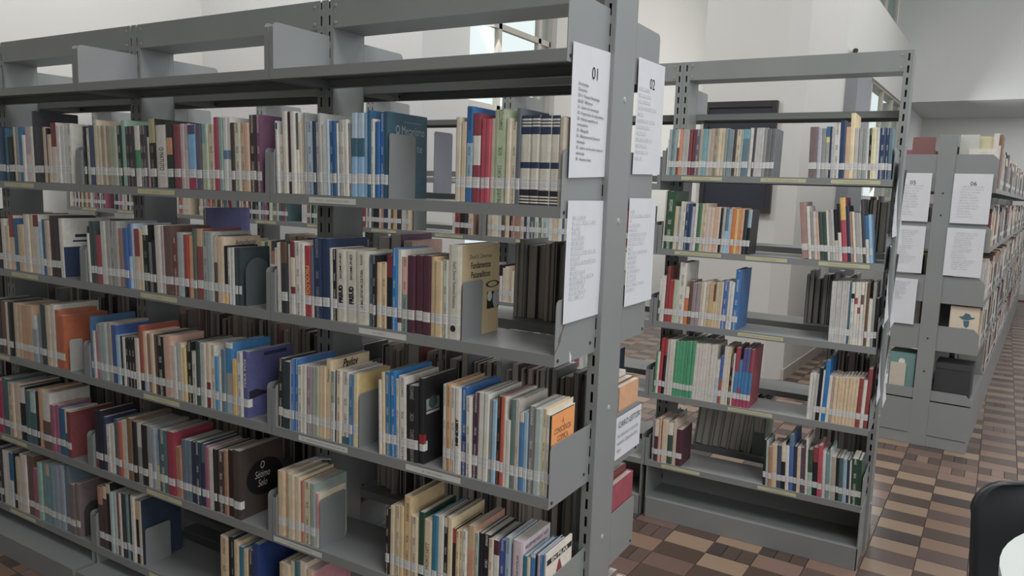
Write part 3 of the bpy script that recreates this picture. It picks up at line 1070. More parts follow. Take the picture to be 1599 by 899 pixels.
# ------------------------------------------------------------------ books
stuff = MB()
SMATS = [COVER, PAGES, LABEL]
DATA = '''R A1s2 -2
-985.3 14.6 213 lb 1
-970.7 7.3 207 nv.09|W2 0
-963.4 19.3 173 C2 1 ik
-944.2 19.1 239 W 1
-925.1 14.2 238 br2 1
-910.8 18.8 238 W 1
-892 10.8 234 dg2.45|W 0
-881.3 11.6 207 C3 0
-869.6 12.5 207 C 1
-857.2 6.9 234 G.5|lp2 0
-850.2 27.4 209 lb 1 ik
-822.8 11.3 209 nv 0
-811.5 12.2 207 W 1 ik
-799.4 12.5 231 lg 1
-786.8 20 199 W2 1
-766.8 6.6 213 lb 0
-760.2 14.5 210 b2 1 iW
-745.7 14 209 b2 1
-731.7 5.2 203 W 0
-726.5 10 212 lg 0 ik
-716.5 14.2 211 W 1 ik
-702.3 13.7 212 W 1
-688.6 8.5 202 G 0 ik
R A1s2 -0.6
-680.3 22.4 230 lb.3|te.22|sb 1
-657.9 25.9 229 lb.3|te.22|sb 1
-632 12.4 231 sb 1
-619.5 13.2 235 te2 1
-606.4 11.5 212 W 1 ik
-594.9 8.1 204 b 0
-586.8 10.9 205 b 1
-575.8 15.3 226 b4 1 iW
-560.5 12.4 231 te3 1 d175 tMEC
R A1s2 0
-327 15.9 212 C3 1
-311.2 16.8 200 tn2 1
-294.3 20.4 237 b.38|sb2.35|W.12|b 1 ik
-273.9 24.2 220 dr2.25|W.33|dr2 1
-249.7 14.1 206 r2 1
-235.6 13.7 206 r2 1
-221.9 10.7 207 tn3 1
-211.2 35.3 228 lgr 1 ik
-175.9 12.2 207 C3 1
-163.6 15.6 198 C3 1 ik
-148.1 12 230 sl 1
-136 28.9 212 enc 1
-107.1 23.5 212 enc 1
-83.7 29.7 211 enc 1
-54 22.8 211 enc 1
-31.2 13.8 207 tn3 1
R A1s3 -1.2
-982.9 26.2 212 W 1
-956.7 27.9 216 br.3|dk 1 ik
-928.8 11.2 210 pw 0
-917.7 19.3 220 dr.22|C.4|dr.12|W 1
-898.4 26.2 218 W 1 ik
-872.2 14.2 216 W 1
-858 24.4 210 r 1 tPSI
-833.6 13 208 sl3.75|C 1
-820.6 32.2 235 nv2 1 iG
-788.4 29.5 235 nv2 1
-758.9 11.2 210 W 0
-747.7 15.6 208 k 1 iW
-732.1 36.6 208 W3 1 tFR1
-695.4 42 207 W3 1 tFR2
-653.4 42.9 209 W3 1 tMAL
R A1s3 -0.4
-610.1 14.2 202 sl2 1 ik
-596 11.7 201 k 1 iW
-584.2 17.2 182 C4 1
-567 18.5 184 C4 1 ik
-548.5 19.7 206 dr.3|k 1
-528.9 18.1 226 b5 1 iW
-510.7 15.7 223 W.8|dr.1|W 1
-495 22.3 205 pk2.5|gn2 1 ik
-472.7 25.1 210 mr 1
-447.6 25.2 212 mr 1
-422.4 25.8 214 mr 1
-396.6 14.9 212 tn4 1
-381.7 25.3 202 tn5 1
-356.5 17.5 207 mn 1 ik
-339 39.4 248 W3 1 d190 tZIM
R A1s4 0.3
-986.4 29.3 217 k2 1 iC
-957.1 32.4 211 dk2 1
-924.7 4.9 214 lp 0
-919.7 13.3 224 b6 0 iW
-906.4 13.7 226 b6 1 iW
-892.7 21.9 207 W 1 ik
-870.9 15.9 210 W 1
-854.9 21 210 pu2 1 iW
-833.9 13.3 210 mn2 0
-820.6 14.2 213 lgr2 1
-806.5 16.4 217 C5 1
-790 12.6 219 C5 1
-777.5 22.2 242 C5 1 tPAV
-755.3 16 212 mn2.45|W2 1 ik
-739.3 6.8 216 dk 0
-732.4 20.4 218 C6 1 ik
-712 29.1 218 W.9|te 1 ik
-682.9 13.3 213 b7 1 iW
-669.6 19.8 216 C7 1 cy2
R A1s4 -1.5
-566.6 9.5 215 W 0
-557.1 10.8 237 C4 1
-546.3 18.7 239 sl4 1 iW
-527.6 20.9 244 b5 1 iW
-506.7 11.5 225 W 1 ik
-495.2 27.4 237 W 1 ik
-467.8 40.4 216 k3 1 iG
-427.4 17.7 240 k3 1 tDIA
R A1s4 -1
-347.7 11.5 237 W 1 ik
-336.2 15.7 240 or2 1 ik
-320.5 16 234 W 1 ik
-304.6 16.7 235 W 1 tMIN
-287.9 18.6 238 b8.55|nv3 1 iW
-269.3 16.4 217 W 1 ik
R A1s4 0
-253.1 16.7 231 mr2 1 iW
-236.4 17.9 234 W4 1
-218.5 16.4 235 W4 1
-202.1 10.1 221 G 1
-191.9 14.4 221 sb3 1
-177.5 10.4 234 k 1 io
-167.1 11.2 234 o2 1
-155.8 7.3 234 W 0
-148.5 12.8 178 W 1
-135.7 12.8 233 gn3 1
-122.9 12.7 235 tn6 1 iW
-110.2 12.6 204 C.12|b9 1
-97.6 12.5 206 sb2 1
-85.1 18.6 225 G2 1 iW
-66.5 19.7 222 mn3 1
-46.8 12.2 224 C8 1 ik
-34.7 8.9 212 W 1 ik
-25.8 4.4 210 k 1 tCOS
R A1s5 -0.5
-983.4 35.5 212 C9 1
-948 13.5 216 tn 0
-934.5 29.4 211 C8 1
-905 24.9 209 C8 1
-880.2 12.1 198 rs 0
-868.1 31.2 201 C8 1 ik
-836.9 20.6 201 mn4 1
-816.3 13.8 174 pk.7|W 0 cC
R A1s5 0
-539.3 13.8 198 k 1 iC
-525.5 15.6 208 C8 1
-509.9 7.8 211 C8 0
-502.2 15.4 215 C8 1 ik
-486.7 13.4 219 tn5 1
-473.3 26.6 252 tn7 1 ik
-446.7 24.4 199 C8 1 ik
-422.4 20.4 217 dgn 1
-402 27.4 201 C8 1 tMOR
-374.5 18.1 220 te4 1
-356.5 19.7 221 W 1
-336.8 14.2 223 C.12|k 1 iW
-322.6 15.9 227 C7 1
-306.7 10.5 198 r.2|k 0
-296.2 12.2 196 C4 0 ik
-284 10.4 199 C4 0 ik
-273.7 13.7 202 W 0 ik
-259.9 23.8 219 tn.3|sal2.4|lp 1
-236.1 11.8 205 mn3 0 ik
-224.3 14.4 207 k 0
-210 23.8 208 k 1 iW
R A1s5 0
-192.9 16 202 C6 0 ik
-176.9 18.2 202 mr.2|W.6|k 0
-158.7 19.6 207 b10 1 iW
-139.1 16.4 221 sb4 0 ik
-122.8 5.9 203 pu 0
-116.8 31.4 219 lp3 1 tNAS
-85.5 12.4 185 te4 0
-73 8.6 183 C6 0
-64.4 14.3 197 W.05|b9 0
-50.1 7.1 197 k 0
-43 7.1 199 lp 0
-35.9 7.1 201 b9 0 iW
-28.9 5.1 203 b9 0
-23.8 8.4 205 C6 1 cC2 tTOW
R A1s6 0
-1007.2 40.2 225 tn 0
-967 37.4 227 C8 0
-929.6 20.5 242 C8 0
-909.1 22.3 248 te5 0
-886.7 30.1 256 C6 0
-856.6 31.7 238 C9 0 cpk
R A2s2 -2
-1981.5 23.5 208 k 0 ig
-1958 19.3 203 W 0 ik
-1938.7 30.1 211 nv4 1
-1908.6 22.9 230 C10 1
-1885.7 19.9 210 C10 0
-1865.8 15.3 210 tn8 0
-1850.6 15.7 210 tn8 0
-1834.8 19.5 209 tn9 0
-1815.3 24.9 206 mn5 1
-1790.4 24.7 206 mn5 1
-1765.7 21.7 209 dgn2 1 iW
-1744 24.2 227 mn6 1
-1719.8 24.6 205 dk3 1 iG
-1695.2 23.3 205 dk3 1 ip
-1671.9 31.4 207 W.4|gr2.4|W 1
-1640.5 20.7 207 dk4 1 iW
-1619.8 18 207 dk4 0 iW
-1601.8 15.3 168 W.7|pk 0
-1586.5 35.4 228 tn10.35|k2 1 iG
-1551.1 57.1 207 W5 1 tMAT
-1493.9 31.7 220 dg3.25|sal3.25|dg3 1
-1462.2 21.7 209 dr3 1
R A2s2 -1.6
-1447.3 25.8 207 dr3 1
-1421.4 20.5 210 lp4 1
-1400.9 20.3 210 lp4.4|pw 1
-1380.6 37.6 206 pu.15|b11.6|mg 1
-1343 27.2 206 pu3 1
-1315.8 18.6 208 te6.3|lgr3 1
-1297.1 13.2 208 lgr3 0
-1284 29 206 C10 1 ik
-1255 21.5 228 mg2 1
-1233.5 19 227 mn7 1
-1214.5 21.1 228 W2.45|b12.12|W2 1
-1193.4 16.3 228 W2.45|b12.12|W2 1
-1177 17.6 210 br3 1
-1159.5 28.4 208 C11 1 ik
-1131 20.4 209 sal4 1 ik
-1110.6 20.2 209 sal4 1
-1090.4 26.7 232 br4 1 iW
-1063.7 22 232 mr3 1 iW
R A2s3 -2.2
-1998.8 27.6 206 dgn3 1
-1971.1 15.1 182 W 0
-1956 19.1 226 dg4 0
-1937 16.9 227 dg4 0
-1920 33.6 179 r3 1
-1886.5 33.2 230 W6 1
-1853.3 24.9 231 lg2 1
-1828.4 24.7 232 lg2 1 ik
-1803.7 25.1 234 lg2 1
-1778.5 25.5 210 sal5 1
-1753 15.8 212 b13 0
-1737.2 15.7 212 b13 0
-1721.4 18.8 230 b14.5|sb5 0
-1702.7 18.6 231 sb5 0
-1684 30.8 214 dr4.45|C12 1
-1653.2 18.3 210 C12 0
-1635 33.2 230 W.15|k 1 ig
-1601.7 15 172 G3 0
-1586.8 17.8 181 k 0
-1568.9 32.4 233 W7 1
-1536.5 17.5 231 lp4 0
-1519.1 43.2 233 br5 1
-1475.8 22.8 195 dr5 1 iW
-1453.1 22.6 214 pw 1
R A2s3 -0.8
-1451.3 33.7 215 sb6 1
-1417.5 23.4 209 r4.8|k 1
-1394.2 21.8 208 sal6 1
-1372.4 17.7 232 dg5 1
-1354.6 32.5 233 tn.25|r5 1
-1322.2 25.7 225 mn8 1 ik
-1296.5 28.6 226 mn8 1
-1267.9 20.1 215 C12.4|br 1
-1247.8 33 213 C12 1 d150 tAMA
-1214.8 16.6 186 k.8|y 0
-1198.2 14.7 181 W6 0 ik
-1183.5 14.6 182 W6 0
-1168.9 14.5 183 dk5 0
-1154.4 14.4 184 dk5 0
R A2s4 -2.2
-2006 42 231 b15 1 d180 tPEC
-1964 17.3 178 W7 0
-1946.7 20.6 180 mg3 0
-1926.1 27.3 213 lg3 1
-1898.8 27 217 sb7 1
-1871.8 26.8 220 tn11 1
-1845 33.1 215 b16 1
-1811.9 22.9 181 sb8 0
-1789 16.3 182 dk 0
-1772.7 16.2 180 W7 0
-1756.6 19.3 182 k3 0 iW
-1737.3 19.1 185 k3 0 iW
-1718.1 19 187 k3 0 iW
-1699.1 22 186 W7 0
-1677.1 21.8 233 r6.75|k 1
-1655.3 21.7 215 C12.75|sb8 1
-1633.6 21.5 210 sal5 0
-1612.1 21.3 213 C12 1
-1590.8 15.1 213 br5 0
-1575.7 43.7 209 k3 1 iW
-1532.1 42.4 217 pk3 1
-1489.7 23.2 188 W7 1
-1466.5 14.4 199 sb7 0
-1452 17.2 200 C12 0
-1434.8 17.1 187 y2 0
-1417.8 24.3 197 k3 1 iW
R A2s4 -0.6
-1416.6 25.9 213 k3 1 iC
-1390.7 23.9 182 W8 1 ik
-1366.8 18.9 218 dg6 1
-1347.9 14.7 216 sb9 0
-1333.2 17.5 216 W7 0
-1315.7 20.3 219 C12.6|dr 1
-1295.4 23 216 W8 1 ik
-1272.4 17.1 181 b17 0
-1255.3 14.2 183 W8 0
-1241.2 20.8 208 sl5 1
-1220.4 35 235 W8.08|b18.35|G4.35|sb8 1
-1185.3 23.1 184 y3 1
-1162.2 26.1 212 W9 1 ik
-1136.1 25.3 216 pu4 1 d190 tFPB
R A2s5 -1.5
-1990.9 36 223 k4.75|dr5 1
-1955 31.6 229 k4 1
-1923.4 23.5 208 nv5 0
-1899.9 24.8 182 W7 0 ir
-1875.1 25.4 187 W7 0
-1849.7 22.9 213 te7 0
-1826.8 22.7 208 rs2 0
-1804.2 22.5 217 C12 0
-1781.6 18.6 221 W7 0
-1763 29.5 234 br6 1
-1733.5 21.9 226 k3 0
-1711.5 32.6 226 W7.4|G5 1
-1678.9 32.2 224 k3 1
-1646.7 26.9 225 G5.6|W7 1
-1619.8 22.5 221 sb10 1
-1597.4 20.9 180 sb10.5|y2 0
-1576.5 44.7 227 te7 1 iW
-1531.8 40.6 229 r7 1
-1491.1 20.1 180 sal7 0
-1471.1 19.9 184 sal7 0
-1451.1 29.6 215 sl6 1
R A2s5 -0.8
-1447.5 43 216 sl6 1
-1404.4 24 216 nv6 1
-1380.5 27.1 222 nv6 1 iW
-1353.3 20.2 220 te7.3|nv6 1
-1333.2 20 215 mg4 1
-1313.1 26.4 213 W7 1
-1286.7 16.4 215 k3 0
-1270.3 35.7 214 br7 1 iC
-1234.6 19.3 222 sal8 1
-1215.4 28.6 227 k5 1
-1186.8 35.8 234 br8 1 d185 tSET
R A2s6 -1.5
-1983.3 41.4 244 sal7.3|br7 1
-1941.9 26 252 C13.2|br7 1
-1915.9 25.8 268 C13.15|k 1
-1890 20.5 239 sb9 0
-1869.6 19.6 244 sb9 0
-1850 16.6 244 dr6 0
-1833.4 15.8 248 W7 0
-1817.6 24.9 251 dk 1
-1792.6 17.7 254 te8 0
-1774.9 17.6 256 dk 0
-1757.4 20.9 256 W7 1
-1736.4 20.8 244 tn.3|k 0
-1715.6 17.9 248 C13 0 cnv6
R A2s6 0
-1259.5 40.1 240 C9 1 ik
-1219.4 16.3 245 k3 0
-1203.1 11.6 249 k3 0 iW
-1191.5 23 240 C9 0
-1168.5 22.8 224 te4 0
-1145.7 22.6 221 C9 0
-1123.1 22.3 224 dk 0 iW
-1100.8 33.1 256 nv7 0 d180
R A3s2 -1.5
-2627.6 25.4 215 sb4 0
-2602.2 25.2 213 te 0
-2577 29.2 213 te2 0
-2547.8 24.8 212 nv 0
-2523.1 16.4 208 te 0
-2506.6 44.6 174 k3 1
-2462 16.1 211 C12 0
-2445.9 23.9 211 G 0
-2422 27.7 211 b7 0
-2394.3 19.6 180 W8 0
-2374.7 38.9 210 lp4.5|pw 1
-2335.8 19.2 212 W 0
-2316.5 22.9 270 dk 1
-2293.6 45.3 209 dk 1 ik
-2248.3 22.4 209 C13 0
-2225.9 14.8 205 k3 0
-2211.1 25.8 181 C13 0
-2185.3 36.4 224 dr.4|pw 1
-2148.9 21.6 214 W9 0
-2127.2 28.6 213 W9 1
-2098.6 24.8 221 W9 1
-2073.8 24.6 220 W8 1 ik
R A3s3 -2
-2662.8 24.2 202 C12 0
-2638.6 24 203 k3 0
-2614.6 30.2 209 k3 0
-2584.4 29.1 206 W7 0
-2555.3 27.3 179 C12 0
-2528 38.6 221 dr4.4|C12 1
-2489.4 30.5 211 te2 0
-2458.9 26.4 188 tn 0
-2432.5 26.2 190 C12 0
-2406.3 37.1 231 W7 1
-2369.2 29.3 232 C12 1
-2339.9 39.8 232 dr.2|W7 1
-2300.1 25.1 208 sb5 0
-2275 17.8 217 te2 0
-2257.2 31.7 215 C13 1
-2225.4 34.9 234 br4 1
-2190.6 34.5 233 br4 1
-2156.1 27.3 227 W8 1 d190 tNAV
R A3s4 -1
-2708.7 56.3 226 te7 0
-2652.4 32.4 223 dk 0
-2620 27.5 224 br 0
-2592.5 27.3 222 W7 0
-2565.2 31.5 225 k3 0
-2533.7 35.7 224 C13 1
-2498 26.5 222 tn 0
-2471.5 43.6 221 sal9 1
-2427.9 47.3 226 sal9 1
-2380.6 33.9 194 W8.3|sb10 0
-2346.7 29.4 197 G 0
-2317.3 33.2 242 dk5 1
-2284.1 32.9 241 C13 1
-2251.2 32.5 249 W7 1
-2218.7 32.2 230 rs3 1
-2186.5 33.4 212 rs3 1 d180
R A3s5 -1
-2746.9 57.5 227 dk 0
-2689.4 37.8 230 mg 1
-2651.6 51.2 242 te7 1
-2600.4 41.3 232 C13 1 ik
-2559.1 45.3 237 C13 1
-2513.8 44.6 229 W7.3|k 1
-2469.2 35.3 221 te7 1
-2434 43.5 223 sb9.4|te7 1
-2390.4 17.2 228 k3 0
-2373.2 34.2 242 sal6 1
-2339 58.9 236 W7.5|br5 1
-2280.1 33.2 192 mg4 0
-2246.9 24.6 197 mg4 0
-2222.3 40.6 189 te2 1
-2181.6 20.1 190 W7.5|te7 0
-2161.5 27.9 185 dr5 0 d180
R A3s6 -1
-2785 62.2 269 k3 0
-2722.8 40.8 246 dk 1 iW
-2682 30.3 238 W7 0
-2651.7 30 239 W7 0
-2621.7 29.7 239 te2.5|W7 0
-2591.9 19.7 245 k3 0
-2572.3 39 230 C13 1
-2533.3 48.1 255 pw 1
-2485.2 47.4 255 br5 1
-2437.8 37.4 211 mg4 1
-2400.4 32.4 245 mn6 1
-2368.1 32 252 te8 1
-2336.1 27.2 254 pk3.2|te8 0
-2308.9 35.9 261 te8 1
-2273 35.5 266 sb10 1
-2237.5 35.1 274 sb10 1
-2202.4 34.7 279 sl6 1
-2167.8 34.3 206 br9 1
-2133.5 29.7 214 br9 0
R B1s2 1
-431.5 9.6 163 W 0
-421.9 13.4 209 mn8 0
-408.5 15.3 209 te8 0 ik
-393.2 15.2 209 mn8 0
-378 9.5 209 W.4|br 0
-368.6 14 209 o3 0
-354.6 14.3 209 lg4 0
-340.4 16.8 205 lg4 0
-323.5 14.9 208 mr4 0
-308.6 16.7 208 dr5 0
-292 18.4 208 pu3 0 iW
-273.5 14.7 210 tn8 0
-258.8 20.1 209 te6 0
-238.7 16.3 209 lg4 0
-222.4 14.5 211 tn8 0
-207.9 19.8 211 tn9 0 ik
-188.1 14.3 212 C10 0
-173.8 16 212 C10 0
-157.8 10.7 212 G 0
-147.1 17.7 207 te8 0
-129.4 8.8 206 G 0
-120.6 14 206 dk4 0
-106.6 19.2 206 C10 0 ik
-87.4 10.4 206 sb9 0
-77 27.7 206 te6.2|sl5 1
-49.3 17.2 212 W 0
-32.1 8.6 214 dk4 0
-23.6 11.9 212 lg5 0
-11.6 11.9 212 lg5 0
0.3 11.9 212 lg5 0
12.1 13.5 212 G 0
25.6 18.5 208 G6 0
44.1 18.4 208 G6 0
R B1s2 -2
210.2 31.8 213 br9 1
242 16.7 209 lp5 0
258.8 16.6 207 G 0
275.4 14.7 214 b7.2|y4.1|G4 0
290.1 7.3 214 nv 0
297.4 9.1 209 lg5 0
306.6 23.6 229 W9 1 ik
330.2 21.7 238 nv8 1
351.9 17.9 212 sal4 1
369.8 16.1 268 yc 1
385.8 17.7 208 lg5 1
403.6 14.1 206 lg2 0
417.7 15.8 205 lg3 0
433.5 8.8 205 W9 0
442.3 8.7 207 k 0 iW
451 8 209 yc2 0
459 10.4 209 yc2 0
469.4 11.1 207 W9 0
480.5 22.4 207 nv8 1 iW
502.9 13.7 206 nv8 0 iW
516.5 13.6 206 sl5 0
R B1s3 1.5
-430.5 13.8 271 pw 0
-416.7 45.7 274 gr3 1 iW
-371 18.1 203 C10 0
-352.9 7.7 202 G 0
-345.2 12.6 226 W 0
-332.6 11.2 222 W 0 ik
-321.4 15.6 216 nv8 0 iW
-305.8 15.6 217 nv8 0
-290.2 15.5 205 lp5 0
-274.7 11 220 W 0
-263.7 17.6 221 gr 0
-246.1 13.1 221 C10 0
-233 13.1 222 C10 0 ik
-219.9 19.5 205 pw 0
-200.4 15.1 204 C12 0
-185.3 15 207 pk3 0
-170.2 12.8 207 C12 0
-157.4 10.7 204 k 0
-146.7 12.8 206 lg 0
-134 14.8 201 sl5.5|sb3 0
-119.2 8.4 201 sb3 0
-110.7 8.4 208 pw 0
-102.3 13.8 204 o4 0
-88.5 13.4 202 y3 0
-75.1 12.5 205 sal6 0
-62.6 12.4 206 sal6 0
-50.2 16.5 200 dk2 0
-33.6 16.4 201 sb4.4|k 0
R B1s3 -7
213.8 26.7 244 pk4 1
240.5 12.2 228 W 0
252.7 12.2 205 G 0
264.9 12.2 206 pw 0
277.1 10.9 204 pk3 0
288 15.3 205 dg 0
303.2 16 205 dg 0
319.2 8 212 W 0
327.2 9.9 208 G4 0
337.1 11.9 217 lg 0
349 13.8 218 k.6|pw 0
362.8 13 243 k.5|W 0
375.8 22.3 269 y.35|r2 1
398.1 11.7 236 nv 0
409.7 11.6 212 sal2 0
421.3 9.6 212 W 0
431 13.5 209 G4 0
444.4 11.5 209 lg 0
455.9 12.2 263 dk4 0
468.1 14.4 198 b7.5|W 0
482.6 11.4 203 sb 0
R B1s4 1.5
-434.3 18.7 201 W.5|dg2 0
-415.6 21 220 W 0
-394.6 13.9 266 dr4 0
-380.7 16.1 201 r 0
-364.5 10.1 202 r 0
-354.4 22 204 lgr 0
-332.5 34.1 290 W 1 ik
-298.4 18 178 W.3|o 0
-280.4 17.9 206 br 0
-262.4 17.9 199 pu2 0
-244.6 17.8 200 pu2 0
-226.8 13.3 206 C10 0
-213.5 13.2 207 W 0
-200.3 15.4 213 C10 0
-185 21.8 206 tn 0
-163.2 10.9 203 br.4|y2 0
-152.3 10.8 213 C10 0
-141.5 10.8 214 C10 0
-130.7 10.8 215 C12 0
-119.9 21.4 221 b13 0 iW
-98.5 13.6 222 W 0
-84.9 14 219 W 0
-70.9 25.3 278 b6 1 iW
R B1s4 -1
347 10.8 262 lg5 0
357.7 10.3 263 lg5 0
368 10.3 264 lg5 0
378.3 10.2 265 lg5 0
388.5 10.2 266 lg5 0
398.8 10.2 267 lg5 0
408.9 9.3 268 lg5 0
418.2 9.7 262 te 0
427.9 12.6 265 W.18|k.08|W 0 ik
440.5 12.6 267 W.25|r3.1|W 0
453.1 12.5 268 W.4|r5.1|W 0
465.6 11.2 269 W.2|br.15|W 0
476.8 9.5 270 W 0
486.3 10.3 268 br 0
496.6 14.4 202 W 0
511 11.1 271 G 0
522.1 12.6 205 k 0
R B1s5 1.5
-429.8 16.4 202 gr2 0
-413.4 11.7 204 W 0
-401.7 15.2 272 r 0
-386.5 15.2 272 r.3|k 0
-371.3 13.6 269 W7 0
-357.7 13.1 271 W7 0
-344.6 13.5 272 W7 0
-331.1 16.4 265 gr4 0
-314.7 16.4 267 gr4 0
-298.3 16.3 269 gr4 0
-282 16.2 271 gr4 0
-265.8 16.1 273 gr4 0
-249.7 16.1 276 gr4 0
-233.6 15 268 W7 0
-218.6 15 270 W7 0
-203.6 14.9 270 W7 0
-188.7 14.8 272 W7 0
-173.8 14.8 271 W7 0
-159.1 14.7 273 W7 0
-144.3 14.7 275 W7 0
-129.7 18.8 207 W.4|lb 0
-110.8 14.1 228 b13.5|r6 0
-96.8 19.6 273 W7 1
-77.2 13 270 C12 0
-64.2 11.6 234 k 0 iW
-52.6 9.2 245 W7 0
-43.4 18.4 275 r3.4|b9.4|mg2 1
-25 13.7 217 b9.6|mg2 0
-11.3 15.9 275 pu4.4|b9.4|mg2 0
4.6 15.9 277 pu4.4|b9.4|mg2 0
20.5 15.8 275 r3.4|b9.4|mg2 0
R B1s5 1
286.3 11.9 204 W 0
298.3 11.9 206 W2 0
310.1 11.8 208 lg 0
322 16.5 235 k 0
338.5 7 227 W 0
345.5 17.3 272 b5 1
362.8 13 206 W 0
375.9 11.6 208 tn8 0
387.5 13.9 205 C9 0
401.3 13.8 204 C9 0
415.1 13.7 207 C9 0
428.9 13.7 209 C9 0
442.6 13.6 211 C9 0
456.2 13.6 213 C9 0
469.8 13.5 213 C9 0
483.3 17 215 dr4 0
500.3 14.3 208 W 0
514.6 16.4 259 dr4 1
R B1s6 0
-412.8 11.1 204 G 0
-401.7 19 211 C.4|mr 0
-382.7 14.1 222 pk3 0
-368.6 4.4 181 br 0
-364.2 28.4 214 C12 1
-335.8 26 207 W.3|dg 0
-309.8 19.4 224 C13 0
-290.4 29.1 182 mr 0 d150
R B1s6 -2.5
123.7 11.7 211 k 0
135.4 11.2 208 sb9 0
146.5 15.2 184 sal8 0
161.7 22.6 198 C9 0
184.3 20 197 nv4 0
204.3 17.4 212 C.4|k 0
221.6 14.8 202 W 0
236.5 19.7 256 sl5.2|b14 1
256.1 14.7 207 nv6 0
270.8 14.6 207 C12 0
285.4 14.6 207 pu 0
300 7.3 210 br 0
307.2 8.2 253 W 0
315.4 20.7 204 dg.5|mn6 0
336.1 21.5 219 dr4.3|k 1
357.6 19 233 r2 1
376.6 14.2 211 W2 0
390.7 15 204 te8 0
405.8 9.4 227 mn3 0
415.1 17.7 194 tn8 0
432.8 11.6 192 k 0
444.4 16.2 195 te7 0
460.6 16.1 193 sb4 0
476.7 10.5 191 nv 0
487.3 7.8 188 W 0
495 27.3 202 dgn 1 iW
522.3 13.5 201 dgn 0'''
TEXT_LABEL = dict(MEC='tall teal hardback whose cover shows beside a grey bookend', PSI='thin red book with orange title running down its spine',
                  FR1='cream book with heavy black title, nearer the blue volumes', FR2='cream book with heavy black title, second of the pair',
                  MAL='cream book with long dark vertical title beside the two heavy black titles', ZIM='thick cream and tan book with printed cover behind a grey bookend',
                  PAV='tall cream book with black title across the top of its cover', DIA='black book with pale square picture on its cover',
                  MIN='white book with bold black vertical title on its spine', COS='orange covered book against the shelf side plate',
                  MOR='cream book with brown vertical title between green and blue spines', NAS='very thick pale lilac book with black lettering along its cover',
                  TOW='cream book with red tower and black band on its cover', MAT='thick white book with grey vertical title, second shelf of middle bay',
                  AMA='tall cream book with grey title across its cover, third shelf of middle bay', PEC='large blue book with white panel at the end of the middle bay shelf',
                  FPB='purple book with landscape cover at the end of the middle bay shelf', NAV='white book with navy lower cover at the end of the leftmost bay third shelf', SET='brown book with black oval and white script on its cover')
titles = {}
INK = {}


def inkmat(code):
    if code not in INK:
        INK[code] = flat('lettering_' + cname(code).replace(' ', '_') + ('' if cname(code) not in [cname(c) for c in INK] else '_' + str(len(INK))), colr(code), 0.6)
    return INK[code]


def spine_text(o, body, w, h, fa, fb_, frac, code, upw=True, bold=0.0):
    """lettering on the spine between the heights fa and fb (fractions)"""
    L = (fb_ - fa) * h
    size = w * frac / 0.72
    text('title', body, size, inkmat(code), o, T(w / 2, -.0007, (fa + fb_) / 2 * h) @ (R_UP if upw else R_DOWN), width=L, bold=bold)


def cover_text(o, body, w, y, z, size, code, width=None, spacing=1.0, shear=0.0, bold=0.0):
    text('title', body, size, inkmat(code), o, T(w + .0006, y, z) @ R_SIDE, width=width, spacing=spacing, shear=shear, bold=bold)


def side_panel(o, name, w, poly, mat, e=.0004):
    """thin print on the right-hand cover, poly in (y, z)"""
    b = MB()
    b.prism_x(poly, w, w + e)
    return b.build(name, mat, o)


def ellipse(cy, cz, ry, rz_, n=24):
    return [(cy + ry * cos(2 * pi * i / n), cz + rz_ * sin(2 * pi * i / n)) for i in range(n)]


